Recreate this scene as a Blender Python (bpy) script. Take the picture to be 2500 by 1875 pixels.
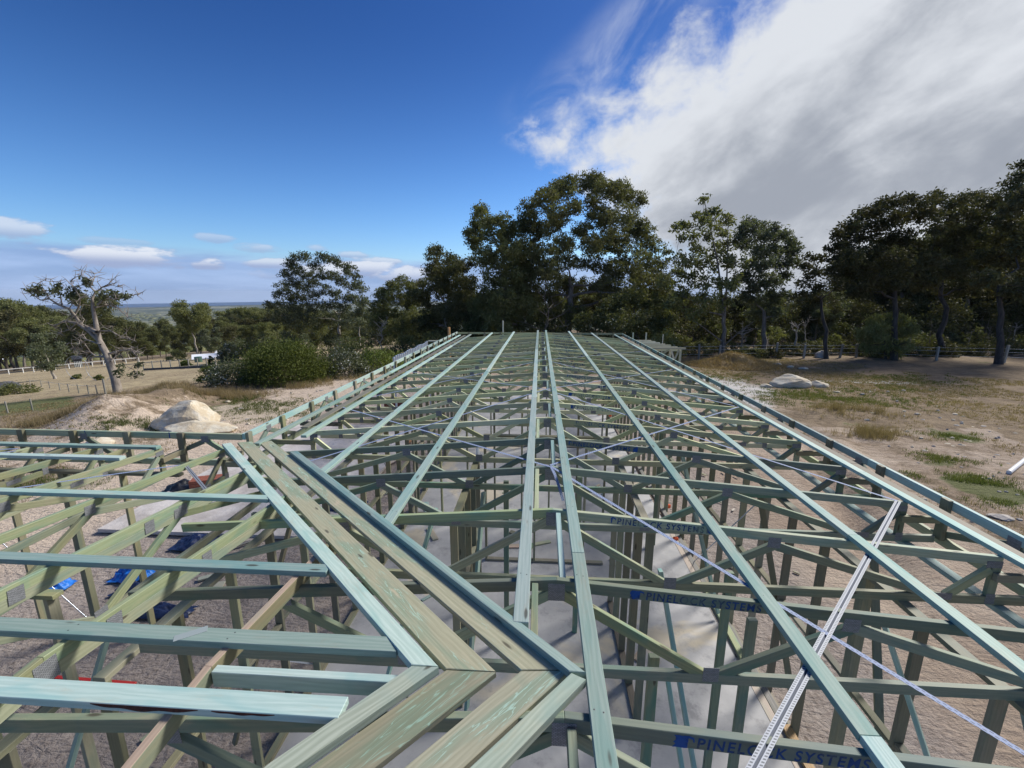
import bpy, math, random
import numpy as np
from mathutils import Vector, Matrix, Quaternion
for o in list(bpy.data.objects): bpy.data.objects.remove(o)
S = bpy.context.scene
COL = S.collection
PI = math.pi
R_ = random.Random(7)

# ------------------------------------------------------------------ camera
FPX = 1057.0; PITCH = math.radians(12.015); YAW = math.radians(3.663)
CAM = Vector((-0.126, 0.0, 1.767))
cam = bpy.data.cameras.new('camera'); camo = bpy.data.objects.new('camera', cam); COL.objects.link(camo)
cam.sensor_width = 36; cam.lens = 36 * FPX / 2500.0; cam.clip_start = 0.05; cam.clip_end = 60000
camo.location = CAM; camo.rotation_euler = (PI / 2 - PITCH, 0, YAW)
S.camera = camo

# ------------------------------------------------------------------ light
SUN_AZ = math.radians(52); SUN_EL = math.radians(40)      # azimuth clockwise from +Y
w = bpy.data.worlds.new("World"); S.world = w; w.use_nodes = True
sun = bpy.data.lights.new('sun', 'SUN'); suno = bpy.data.objects.new('sun', sun); COL.objects.link(suno)
sun.energy = 3.5; sun.angle = math.radians(13); sun.color = (1.0, 0.95, 0.87)
sd = Vector((math.sin(SUN_AZ) * math.cos(SUN_EL), math.cos(SUN_AZ) * math.cos(SUN_EL), math.sin(SUN_EL)))
suno.rotation_euler = (-sd).to_track_quat('-Z', 'Y').to_euler()
S.view_settings.view_transform = 'Standard'; S.view_settings.look = 'None'
S.view_settings.exposure = 0.55; S.view_settings.gamma = 1
try: S.view_settings.use_curve_mapping = False
except Exception: pass

class G:
    """small node-graph helper"""
    def __init__(s, nt): s.nt = nt
    def n(s, t, **kw):
        x = s.nt.nodes.new(t)
        for k, v in kw.items():
            if hasattr(x, k): setattr(x, k, v)
            else: x.inputs[k].default_value = v
        return x
    def l(s, a, b): s.nt.links.new(a, b)
    def put(s, sock, v):
        if isinstance(v, bpy.types.NodeSocket): s.l(v, sock)
        elif v is not None: sock.default_value = v
    def m(s, op, a, b=None, c=None, clamp=False):
        x = s.nt.nodes.new('ShaderNodeMath'); x.operation = op; x.use_clamp = clamp
        for i, v in enumerate((a, b, c)): s.put(x.inputs[i], v)
        return x.outputs[0]
    def ss(s, v, lo, hi, a=0.0, b=1.0):
        x = s.nt.nodes.new('ShaderNodeMapRange'); x.interpolation_type = 'SMOOTHSTEP'
        for i, q in enumerate((v, lo, hi, a, b)): s.put(x.inputs[i], q)
        return x.outputs[0]
    def mix(s, f, a, b, mode='MIX'):
        x = s.nt.nodes.new('ShaderNodeMix'); x.data_type = 'RGBA'; x.blend_type = mode
        s.put(x.inputs[0], f)
        for k, v in ((6, a), (7, b)):
            s.put(x.inputs[k], (*v, 1) if isinstance(v, tuple) and len(v) == 3 else v)
        return x.outputs[2]
    def noise(s, vec, scale, detail=4, rough=.55, dist=0.0):
        x = s.nt.nodes.new('ShaderNodeTexNoise'); x.inputs['Scale'].default_value = scale
        x.inputs['Detail'].default_value = detail; x.inputs['Roughness'].default_value = rough
        x.inputs['Distortion'].default_value = dist
        if vec is not None: s.l(vec, x.inputs['Vector'])
        return x.outputs['Fac']
    def comb(s, a, b, c):
        x = s.nt.nodes.new('ShaderNodeCombineXYZ')
        for i, v in enumerate((a, b, c)): s.put(x.inputs[i], v)
        return x.outputs[0]
    def mapv(s, vec, scale=(1, 1, 1), loc=(0, 0, 0), rot=(0, 0, 0)):
        x = s.nt.nodes.new('ShaderNodeMapping'); s.l(vec, x.inputs[0])
        x.inputs['Scale'].default_value = scale; x.inputs['Location'].default_value = loc
        x.inputs['Rotation'].default_value = rot
        return x.outputs[0]

def build_sky():
    nt = w.node_tree; nt.nodes.clear(); g = G(nt)
    sky = g.n('ShaderNodeTexSky'); sky.sky_type = 'NISHITA'; sky.sun_disc = False
    sky.sun_elevation = SUN_EL; sky.sun_rotation = SUN_AZ
    sky.air_density = 1.0; sky.dust_density = 0.4; sky.ozone_density = 3.0
    tc = g.n('ShaderNodeTexCoord').outputs['Generated']
    sep = g.n('ShaderNodeSeparateXYZ'); g.l(tc, sep.inputs[0])
    X, Y, Z = sep.outputs
    az = g.m('MULTIPLY', g.m('ARCTAN2', X, Y), 57.2958)
    el = g.m('MULTIPLY', g.m('ARCSINE', Z), 57.2958)
    # --- big cloud bank rising to the right
    v = g.comb(az, el, 0.0)
    vs = g.mapv(g.mapv(v, rot=(0, 0, math.radians(-32))), scale=(0.065, 0.11, 1))
    n1 = g.noise(vs, 1.3, 10, .60, .15)
    n2 = g.noise(g.mapv(v, scale=(.13, .17, 1), loc=(3.1, 7, 0)), 1.5, 10, .6, .25)
    n3 = g.noise(g.mapv(g.mapv(v, rot=(0, 0, math.radians(-28))), scale=(.04, .085, 1), loc=(9, 2, 0)), 1.6, 7, .55, .2)
    D1 = g.m('SUBTRACT', g.m('MULTIPLY', g.m('ADD', az, 4.0), .425), g.m('MULTIPLY', g.m('SUBTRACT', el, 13.8), .905))
    D2 = g.m('SUBTRACT', g.m('MULTIPLY', g.m('SUBTRACT', az, 1.5), .67), g.m('MULTIPLY', g.m('SUBTRACT', 17.7, el), .74))
    D3 = g.m('MULTIPLY', g.m('SUBTRACT', 125, az), .3)
    D = g.m('MINIMUM', g.m('MINIMUM', D1, D2), D3)
    nn = g.m('ADD', g.m('MULTIPLY', g.m('SUBTRACT', n1, .5), 9), g.m('MULTIPLY', g.m('SUBTRACT', n2, .5), 17))
    Dn = g.m('ADD', D, nn)
    cov = g.ss(Dn, -4.0, 3.4)
    # --- thin streaks above it
    ang = math.radians(33)
    u_ = g.m('ADD', g.m('MULTIPLY', g.m('SUBTRACT', az, 4.0), math.cos(ang)), g.m('MULTIPLY', g.m('SUBTRACT', el, 22.0), math.sin(ang)))
    t_ = g.m('SUBTRACT', g.m('MULTIPLY', g.m('SUBTRACT', el, 22.0), math.cos(ang)), g.m('MULTIPLY', g.m('SUBTRACT', az, 4.0), math.sin(ang)))
    wm = g.m('MULTIPLY', g.ss(g.m('ABSOLUTE', g.m('SUBTRACT', t_, .4)), 4.8, .4), g.ss(g.m('ABSOLUTE', g.m('SUBTRACT', u_, 14.0)), 25, 13))
    wn = g.ss(g.noise(g.mapv(g.mapv(v, rot=(0, 0, math.radians(-36))), scale=(.05, .12, 1), loc=(1, 5, 0)), 1.5, 8, .58, .5), .36, .66)
    wisp = g.m('MULTIPLY', g.m('MULTIPLY', wm, wn), .62)
    # small separate wisp left of the bank
    e2 = g.m('ADD', g.m('POWER', g.m('DIVIDE', g.m('ADD', az, 0.5), 5.0), 2), g.m('POWER', g.m('DIVIDE', g.m('SUBTRACT', el, 18.0), 1.8), 2))
    wisp2 = g.m('MULTIPLY', g.m('MULTIPLY', g.ss(e2, 1.6, 0.0), g.ss(n2, .42, .66)), .5)
    # --- hazy layer and small cumulus near the horizon
    nb = g.noise(g.mapv(v, scale=(.05, .35, 1), loc=(4, 1, 0)), 1.5, 6, .55, .2)
    band = g.m('MULTIPLY', g.ss(g.m('ADD', el, g.m('MULTIPLY', g.m('SUBTRACT', nb, .5), 3.0)), 4.5, 2.9), .86)
    npuff = g.noise(g.mapv(v, scale=(.16, .5, 1), loc=(2, 8, 0)), 1.6, 8, .6, .2)
    puff = None; top = None
    for (a, b, ra, re, st) in ((-44.3, 3.25, 5.2, 1.0, 1), (-36.8, 5.5, 1.6, .6, .55), (-33.0, 4.7, 3.0, .55, .6), (-51.5, 5.1, 2.8, .95, .8),
                               (-27.0, 4.9, 1.3, .5, .55), (-22.7, 4.3, 2.0, .45, .65), (-37.8, 2.9, 1.6, .6, .9), (-45, 4.7, 3, .35, .35), (-22.5, 2.7, 5.5, 1.2, .95), (-16.5, 2.0, 4.5, 1.3, .9), (-30, 1.9, 4, .7, .5), (-31.5, 3.1, 3.6, .6, .8), (-26.5, 2.3, 4.5, .9, .95), (-20.0, 3.6, 3.0, .6, .8)):
        q = g.m('ADD', g.m('POWER', g.m('DIVIDE', g.m('SUBTRACT', az, a), ra), 2), g.m('POWER', g.m('DIVIDE', g.m('SUBTRACT', el, b), re), 2))
        q = g.m('MULTIPLY', g.ss(g.m('SUBTRACT', q, g.m('MULTIPLY', g.m('SUBTRACT', npuff, .5), 4.2)), 1.25, .35), st)
        tp = g.m('MULTIPLY', g.ss(g.m('DIVIDE', g.m('SUBTRACT', el, b), re), -.6, .55), q)
        puff = q if puff is None else g.m('MAXIMUM', puff, q)
        top = tp if top is None else g.m('MAXIMUM', top, tp)
    # --- colours
    skyc = g.mix(1.0, sky.outputs[0], (0.72, 0.86, 1.08), 'MULTIPLY')
    skyc = g.mix(g.ss(el, 1.0, 30.0), skyc, g.mix(1.0, skyc, (0.50, 0.50, 0.60), 'MULTIPLY'))
    hs = g.n('ShaderNodeHueSaturation'); hs.inputs['Saturation'].default_value = 1.12; g.l(skyc, hs.inputs['Color'])
    skyc = hs.outputs[0]
    K = 7.4                                   # sky texture radiance scale (world strength 0.1)
    def kc(r, gg, b): return (r * K, gg * K, b * K)
    bandc = g.mix(g.ss(nb, .35, .65), kc(.25, .37, .66), kc(.36, .49, .80))
    c = g.mix(band, skyc, bandc)
    puffc = g.mix(top, kc(.33, .40, .60), kc(.74, .78, .86))
    c = g.mix(g.m('MULTIPLY', puff, .92), c, puffc)
    c = g.mix(g.m('MAXIMUM', wisp, wisp2), c, kc(.58, .64, .78))
    # shading of the bank: bright near its rim and upper part, grey below
    sh = g.m('ADD', g.m('MULTIPLY', g.m('SUBTRACT', n3, .5), 3.2), g.m('MULTIPLY', g.ss(el, 8, 20), .9))
    rim = g.ss(Dn, 7.5, -1.0)
    rim = g.m('MULTIPLY', rim, .55)
    sh = g.m('ADD', g.m('ADD', sh, rim), g.m('MULTIPLY', g.m('SUBTRACT', n2, .5), 1.1), clamp=False)
    low = g.ss(g.m('ADD', el, g.m('MULTIPLY', g.m('SUBTRACT', n2, .5), 9)), 10.0, 5.0)
    sh = g.m('ADD', sh, g.m('MULTIPLY', low, .5))
    bank = g.mix(g.ss(sh, -.1, 1.35), kc(.33, .36, .42), kc(.68, .71, .76))
    c = g.mix(cov, c, bank)
    bg = g.n('ShaderNodeBackground'); bg.inputs['Strength'].default_value = 0.1; g.l(c, bg.inputs[0])
    out = g.n('ShaderNodeOutputWorld'); g.l(bg.outputs[0], out.inputs[0])
build_sky()

# ------------------------------------------------------------------ picture-ray helpers (2500 x 1875 photograph)
def ray(x, y):
    u, v = x - 1250.0, y - 937.5
    c, s = math.cos(PITCH), math.sin(PITCH)
    Yc = FPX * c - v * s; Zc = -FPX * s - v * c
    c, s = math.cos(YAW), math.sin(YAW)
    return Vector((u * c - Yc * s, u * s + Yc * c, Zc))
def onZ(x, y, z): d = ray(x, y); return CAM + d * ((z - CAM.z) / d.z)
def onX(x, y, X): d = ray(x, y); return CAM + d * ((X - CAM.x) / d.x)
def onY(x, y, Y): d = ray(x, y); return CAM + d * ((Y - CAM.y) / d.y)
def atD(x, y, depth): return CAM + ray(x, y) * (depth / FPX)
P_ = 0.08                                        # roof slope
def onR(x, y, side=1, dz=0.0):
    d = ray(x, y); t = (dz - CAM.z - P_ * side * CAM.x) / (d.z + P_ * side * d.x); return CAM + d * t

# ------------------------------------------------------------------ materials
def newmat(name):
    m = bpy.data.materials.new(name); m.use_nodes = True; nt = m.node_tree; nt.nodes.clear()
    g = G(nt); b = g.n('ShaderNodeBsdfPrincipled'); o = g.n('ShaderNodeOutputMaterial'); g.l(b.outputs[0], o.inputs[0])
    return m, g, b, o
def bump(g, b, h, dist=.002, st=.5):
    x = g.n('ShaderNodeBump'); x.inputs['Distance'].default_value = dist; x.inputs['Strength'].default_value = st
    g.put(x.inputs['Height'], h); g.l(x.outputs[0], b.inputs['Normal'])
def timber(name, c1, c2, stain, ring=.35, knotc=(.05, .04, .025), rough=.62, streak=None, flat=None):
    m, g, b, o = newmat(name)
    tc = g.n('ShaderNodeTexCoord').outputs['Object']
    oi = g.n('ShaderNodeObjectInfo').outputs['Random']
    off = g.comb(g.m('MULTIPLY', oi, 83.0), g.m('MULTIPLY', oi, 31.0), g.m('MULTIPLY', oi, 57.0))
    va = g.n('ShaderNodeVectorMath'); va.operation = 'ADD'; g.l(tc, va.inputs[0]); g.l(off, va.inputs[1]); v = va.outputs[0]
    fine = g.noise(g.mapv(v, scale=(2.0, 60, 60)), 1.6, 5, .6)
    # growth rings seen on the face: warped bands
    wv = g.n('ShaderNodeTexWave'); wv.wave_type = 'BANDS'; wv.bands_direction = 'Y'
    wv.inputs['Scale'].default_value = 13; wv.inputs['Distortion'].default_value = 9; wv.inputs['Detail'].default_value = 2.5
    wv.inputs['Detail Scale'].default_value = 1.1
    sp = g.n('ShaderNodeSeparateXYZ'); g.l(v, sp.inputs[0])
    yy = g.m('ADD', sp.outputs[1], g.m('MULTIPLY', sp.outputs[2], .8))
    g.l(g.comb(g.m('MULTIPLY', sp.outputs[0], .16), yy, 0.0), wv.inputs['Vector'])
    blot = g.noise(g.mapv(v, scale=(1.3, 6, 6)), 1.5, 3, .5, .4)
    fine2 = g.noise(g.mapv(v, scale=(5, 150, 150)), 2.2, 4, .7)
    f = g.m('ADD', g.m('ADD', g.m('MULTIPLY', fine, .55), g.m('MULTIPLY', fine2, .25)), g.m('MULTIPLY', wv.outputs['Fac'], ring))
    col = g.mix(g.ss(f, .12, 1.05), c1, c2)
    col = g.mix(g.m('MULTIPLY', g.ss(blot, .46, .66), .6), col, stain)
    dirt = g.noise(g.mapv(v, scale=(2.2, 9, 9), loc=(11, 3, 7)), 1.4, 6, .7, .3)
    col = g.mix(g.m('MULTIPLY', g.ss(dirt, .54, .72), .38), col, (.36, .31, .21))
    mark = g.noise(g.mapv(v, scale=(3.3, .4, .4)), 1.5, 2, .5)         # bands left by stacking sticks
    col = g.mix(g.m('MULTIPLY', g.ss(mark, .66, .74), .3), col, stain)
    vo = g.n('ShaderNodeTexVoronoi'); vo.inputs['Scale'].default_value = 1.0; g.l(g.mapv(v, scale=(2.2, 9, 9)), vo.inputs['Vector'])
    kn = g.ss(g.m('ADD', vo.outputs['Distance'], g.m('MULTIPLY', fine, .05)), .15, .09)
    col = g.mix(g.m('MULTIPLY', kn, .8), col, knotc)
    if streak:
        sn = g.noise(g.mapv(v, scale=(1.0, 11, 11)), 1.9, 3, .5, 1.4)
        ln = g.ss(g.m('ABSOLUTE', g.m('SUBTRACT', sn, .52)), .020, .004)
        ln = g.m('MULTIPLY', ln, g.ss(blot, .42, .6))
        col = g.mix(g.m('MULTIPLY', ln, .55), col, streak)
        dust = g.ss(g.noise(g.mapv(v, scale=(1.2, 5, 5), loc=(5, 5, 5)), 1.3, 4, .6), .63, .72)
        col = g.mix(g.m('MULTIPLY', dust, .6), col, (.50, .38, .26))
    hv = g.n('ShaderNodeHueSaturation'); g.l(col, hv.inputs['Color'])
    g.put(hv.inputs['Value'], g.ss(g.m('FRACT', g.m('MULTIPLY', oi, 7.3)), 0, 1, .72, 1.25))
    g.put(hv.inputs['Saturation'], g.ss(g.m('FRACT', g.m('MULTIPLY', oi, 13.7)), 0, 1, .75, 1.15))
    g.put(hv.inputs['Hue'], g.ss(g.m('FRACT', g.m('MULTIPLY', oi, 3.1)), 0, 1, .470, .515))
    g.l(hv.outputs[0], b.inputs['Base Color']); b.inputs['Roughness'].default_value = rough
    b.inputs['Specular IOR Level'].default_value = .42
    bump(g, b, f, .0012, .8)
    return m
M = {}
M['batten'] = timber('treated_blue_pine', (.26, .375, .34), (.43, .54, .495), (.18, .36, .35), ring=.20)
M['truss'] = timber('treated_green_pine', (.24, .275, .155), (.40, .44, .26), (.13, .27, .21), ring=.2)
M['truss2'] = timber('treated_green_pine_dark', (.155, .205, .145), (.28, .32, .215), (.075, .19, .175), ring=.15)
M['wing'] = timber('treated_olive_pine', (.20, .225, .13), (.33, .355, .225), (.12, .215, .17), ring=.18)
M['vgrey'] = timber('grey_green_board', (.27, .30, .23), (.45, .48, .39), (.24, .33, .29), ring=.3)
M['trussy'] = timber('treated_yellow_green_pine', (.44, .47, .26), (.62, .64, .41), (.30, .42, .28), ring=.15)
M['stud'] = timber('treated_stud_pine', (.20, .195, .12), (.31, .30, .19), (.13, .175, .13), ring=.12)
M['valley'] = timber('weathered_brown_board', (.245, .235, .15), (.43, .40, .275), (.16, .25, .165), ring=.16, streak=(.36, .60, .48))
M['pale'] = timber('pale_pine', (.45, .37, .28), (.58, .48, .36), (.40, .40, .30), ring=.4)
M['fresh'] = timber('orange_pine', (.42, .25, .11), (.58, .38, .18), (.45, .30, .15), ring=.4)
M['grey'] = timber('weathered_grey_wood', (.20, .19, .165), (.36, .35, .31), (.16, .18, .14), ring=.4)
M['postpale'] = timber('light_green_post', (.40, .42, .30), (.55, .56, .42), (.35, .42, .32), ring=.3)
def simple(name, c, rough=.6, metal=0.0, nscale=None, c2=None, bscale=None, bdist=.002, coord='Object'):
    m, g, b, o = newmat(name); b.inputs['Base Color'].default_value = (*c, 1); b.inputs['Roughness'].default_value = rough
    b.inputs['Metallic'].default_value = metal
    tc = g.n('ShaderNodeTexCoord').outputs[coord]
    if nscale: g.l(g.mix(g.ss(g.noise(tc, nscale, 6, .6), .3, .7), c, c2), b.inputs['Base Color'])
    if bscale: bump(g, b, g.noise(tc, bscale, 5, .6), bdist, .8)
    return m
def plate_mat():
    m, g, b, o = newmat('galvanised_nail_plate')
    tc = g.n('ShaderNodeTexCoord').outputs['Object']
    br = g.n('ShaderNodeTexBrick'); br.offset = .5
    sp = g.n('ShaderNodeSeparateXYZ'); g.l(tc, sp.inputs[0])
    g.l(g.comb(sp.outputs[0], g.m('ADD', sp.outputs[2], sp.outputs[1]), 0.0), br.inputs['Vector'])
    br.inputs['Scale'].default_value = 62; br.inputs['Brick Width'].default_value = .9; br.inputs['Row Height'].default_value = .42
    br.inputs['Mortar Size'].default_value = .07; br.inputs['Mortar Smooth'].default_value = .4
    br.inputs['Color1'].default_value = (.24, .25, .265, 1); br.inputs['Color2'].default_value = (.34, .355, .375, 1); br.inputs['Mortar'].default_value = (.08, .085, .095, 1)
    g.l(br.outputs['Color'], b.inputs['Base Color']); b.inputs['Roughness'].default_value = .5; b.inputs['Metallic'].default_value = .1
    bump(g, b, br.outputs['Fac'], .0015, .8)
    return m
M['plate'] = plate_mat()
def strap_mat():
    m, g, b, o = newmat('perforated_galvanised_steel')
    tc = g.n('ShaderNodeTexCoord').outputs['Object']; sp = g.n('ShaderNodeSeparateXYZ'); g.l(tc, sp.inputs[0])
    row = g.m('FLOOR', g.m('MULTIPLY', sp.outputs[1], 95))
    fx = g.m('FRACT', g.m('ADD', g.m('MULTIPLY', sp.outputs[0], 26), g.m('MULTIPLY', row, .5)))
    fy = g.m('FRACT', g.m('MULTIPLY', sp.outputs[1], 95))
    d = g.m('ADD', g.m('POWER', g.m('MULTIPLY', g.m('SUBTRACT', fx, .5), 2.0), 2), g.m('POWER', g.m('MULTIPLY', g.m('SUBTRACT', fy, .5), 1.5), 2))
    h = g.ss(d, .22, .12)
    g.l(g.mix(h, (.26, .32, .47), (.07, .09, .15)), b.inputs['Base Color'])
    b.inputs['Roughness'].default_value = .65; b.inputs['Metallic'].default_value = 0; b.inputs['Specular IOR Level'].default_value = .3
    return m
M['strap'] = strap_mat()
M['steel'] = simple('zinc_steel', (.55, .60, .68), .35, .6, 30, (.45, .5, .58))
M['black'] = simple('black_plastic', (.012, .013, .016), .45, 0, 6, (.02, .022, .03), 14, .02)
M['bluetarp'] = simple('blue_tarpaulin', (.01, .12, .52), .4, 0, 5, (.02, .18, .62), 12, .03)
M['navytarp'] = simple('dark_blue_plastic_sheet', (.012, .02, .06), .4, 0, 5, (.02, .035, .10), 12, .03)
M['red'] = simple('red_paint', (.50, .03, .02), .5)
M['orange'] = simple('orange_plastic', (.70, .10, .02), .5)
M['white'] = simple('white_paint', (.78, .78, .76), .5)
M['ink'] = simple('blue_stencil_ink', (.008, .05, .20), .8, 0, 25, (.02, .10, .26))
def scuffed(name, c, lo, hi):
    m, g, b, o = newmat(name); tc = g.n('ShaderNodeTexCoord').outputs['Object']; oi = g.n('ShaderNodeObjectInfo').outputs['Random']
    v = g.n('ShaderNodeVectorMath'); v.operation = 'ADD'; g.l(tc, v.inputs[0]); g.l(g.comb(g.m('MULTIPLY', oi, 9.0), g.m('MULTIPLY', oi, 5.0), 0.0), v.inputs[1])
    n = g.noise(v.outputs[0], 9, 6, .7); big = g.noise(v.outputs[0], 3.0, 2, .5)
    b.inputs['Base Color'].default_value = (*c, 1); b.inputs['Roughness'].default_value = .85
    g.l(g.m('SUBTRACT', 1.0, g.m('MULTIPLY', g.ss(g.m('ADD', n, g.m('MULTIPLY', g.m('SUBTRACT', big, .5), .8)), lo, hi), .85)), b.inputs['Alpha'])
    return m
M['ink'] = scuffed('blue_stencil_ink', (.010, .055, .20), .42, .68)
M['inkbright'] = scuffed('blue_spray_paint', (.010, .075, .30), .46, .70)
M['pipe'] = simple('white_pvc', (.8, .81, .82), .35)
M['tank'] = simple('green_tank', (.06, .13, .10), .5)
M['roofwhite'] = simple('white_sheet_roof', (.80, .83, .88), .5)
M['shedwall'] = simple('pale_shed_wall', (.55, .60, .58), .6)
M['darkshed'] = simple('dark_shed', (.03, .035, .045), .6)
M['brick'] = simple('red_brick', (.20, .06, .04), .85, 0, 22, (.30, .10, .06), 60, .004)
M['brickpale'] = simple('mortar_white', (.55, .50, .45), .9)
def concrete():
    m, g, b, o = newmat('grey_concrete')
    tc = g.n('ShaderNodeTexCoord').outputs['Object']
    a = g.noise(tc, .9, 7, .62, .4); s2 = g.noise(tc, 9, 5, .6)
    c = g.mix(g.ss(a, .35, .68), (.33, .33, .335), (.46, .455, .455))
    st = g.noise(g.mapv(tc, loc=(7, 3, 0)), .55, 4, .55, .6)
    c = g.mix(g.m('MULTIPLY', g.ss(st, .58, .66), .6), c, (.62, .52, .34))
    dk = g.ss(g.noise(g.mapv(tc, loc=(1, 9, 0)), 1.9, 9, .80), .50, .68)
    c = g.mix(g.m('MULTIPLY', dk, .75), c, (.20, .20, .21))
    c = g.mix(g.m('MULTIPLY', g.ss(s2, .6, .8), .3), c, (.3, .29, .28))
    g.l(c, b.inputs['Base Color']); b.inputs['Roughness'].default_value = .8; bump(g, b, s2, .004, .4)
    return m
M['concrete'] = concrete()
def rock(name, c1, c2, c3):
    m, g, b, o = newmat(name); tc = g.n('ShaderNodeTexCoord').outputs['Object']
    a = g.noise(g.mapv(tc, scale=(1, 1, 2.2), rot=(.5, .4, .2)), 1.6, 8, .62, 1.2)
    c = g.mix(g.ss(a, .35, .6), c1, c2)
    c = g.mix(g.m('MULTIPLY', g.ss(g.noise(tc, 1.1, 5, .6, .8), .52, .7), .75), c, c3)
    c = g.mix(g.m('MULTIPLY', g.ss(g.noise(tc, 7, 6, .7), .62, .75), .5), c, (.13, .12, .11))
    g.l(c, b.inputs['Base Color']); b.inputs['Roughness'].default_value = .9; bump(g, b, g.noise(tc, 5, 9, .65, .4), .05, .7)
    return m
M['rock'] = rock('sandstone_cream', (.60, .56, .46), (.50, .42, .30), (.56, .55, .52))
M['rockgrey'] = rock('granite_grey', (.34, .32, .30), (.46, .42, .38), (.5, .40, .28))
def leafmat(name, c1, c2, c3, tr=.25, sp=.25):
    m = bpy.data.materials.new(name); m.use_nodes = True; nt = m.node_tree; nt.nodes.clear(); g = G(nt)
    ri = g.n('ShaderNodeNewGeometry').outputs['Random Per Island']
    tc = g.n('ShaderNodeTexCoord').outputs['Object']
    n = g.noise(tc, .55, 3, .5)
    c = g.mix(g.ss(n, .35, .65), c1, c2); c = g.mix(g.m('MULTIPLY', g.m('POWER', ri, 2.2), .8), c, c3)
    hs = g.n('ShaderNodeHueSaturation'); g.l(c, hs.inputs['Color'])
    oi = g.n('ShaderNodeObjectInfo').outputs['Random']
    g.put(hs.inputs['Value'], g.ss(oi, 0, 1, .8, 1.25)); c = hs.outputs[0]
    b = g.n('ShaderNodeBsdfPrincipled'); g.l(c, b.inputs['Base Color']); b.inputs['Roughness'].default_value = .65
    b.inputs['Specular IOR Level'].default_value = sp * .5
    t = g.n('ShaderNodeBsdfTranslucent'); g.l(g.mix(1.0, c, (1.2, 1.25, .6), 'MULTIPLY'), t.inputs[0])
    mx = g.n('ShaderNodeMixShader'); mx.inputs[0].default_value = tr; g.l(b.outputs[0], mx.inputs[1]); g.l(t.outputs[0], mx.inputs[2])
    o = g.n('ShaderNodeOutputMaterial'); g.l(mx.outputs[0], o.inputs[0])
    return m
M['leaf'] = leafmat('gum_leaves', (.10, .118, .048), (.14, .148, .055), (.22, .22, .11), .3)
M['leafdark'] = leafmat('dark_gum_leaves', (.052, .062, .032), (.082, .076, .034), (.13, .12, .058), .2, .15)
M['leafmid'] = leafmat('olive_gum_leaves', (.078, .088, .042), (.115, .115, .050), (.18, .175, .09), .3)
M['leafgrey'] = leafmat('grey_green_leaves', (.085, .105, .062), (.105, .12, .068), (.19, .20, .15), .3)
M['leafbright'] = leafmat('bright_shrub_leaves', (.075, .115, .025), (.11, .14, .035), (.17, .19, .06))
M['leafround'] = leafmat('dense_shrub_leaves', (.085, .115, .030), (.12, .15, .035), (.18, .20, .06))
M['leafpine'] = leafmat('dark_conifer_leaves', (.015, .035, .02), (.02, .045, .02), (.04, .07, .03))
M['blossom'] = leafmat('white_blossom', (.34, .36, .32), (.42, .44, .40), (.6, .6, .56), .1)
M['grassgreen'] = leafmat('green_grass_blades', (.10, .14, .045), (.13, .16, .055), (.23, .22, .11), .35, .1)
M['grassdry'] = leafmat('dry_grass_blades', (.25, .195, .12), (.32, .25, .155), (.44, .35, .23), .3, .1)
M['straw'] = leafmat('straw_stalks', (.33, .23, .11), (.42, .30, .15), (.55, .42, .24))
def bark(name, c1, c2):
    m, g, b, o = newmat(name); tc = g.n('ShaderNodeTexCoord').outputs['Object']
    n = g.noise(g.mapv(tc, scale=(3, 3, .5)), 2.0, 7, .65)
    g.l(g.mix(g.ss(n, .35, .65), c1, c2), b.inputs['Base Color']); b.inputs['Roughness'].default_value = .9
    bump(g, b, n, .03, .7); return m
M['bark'] = bark('grey_bark', (.10, .085, .07), (.22, .19, .16))
M['barkpale'] = bark('pale_bark', (.24, .21, .18), (.42, .38, .33))
M['barkgrey'] = bark('silver_bark', (.20, .17, .145), (.33, .29, .25))
M['barkdark'] = bark('dark_bark', (.035, .03, .028), (.08, .07, .06))
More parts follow.
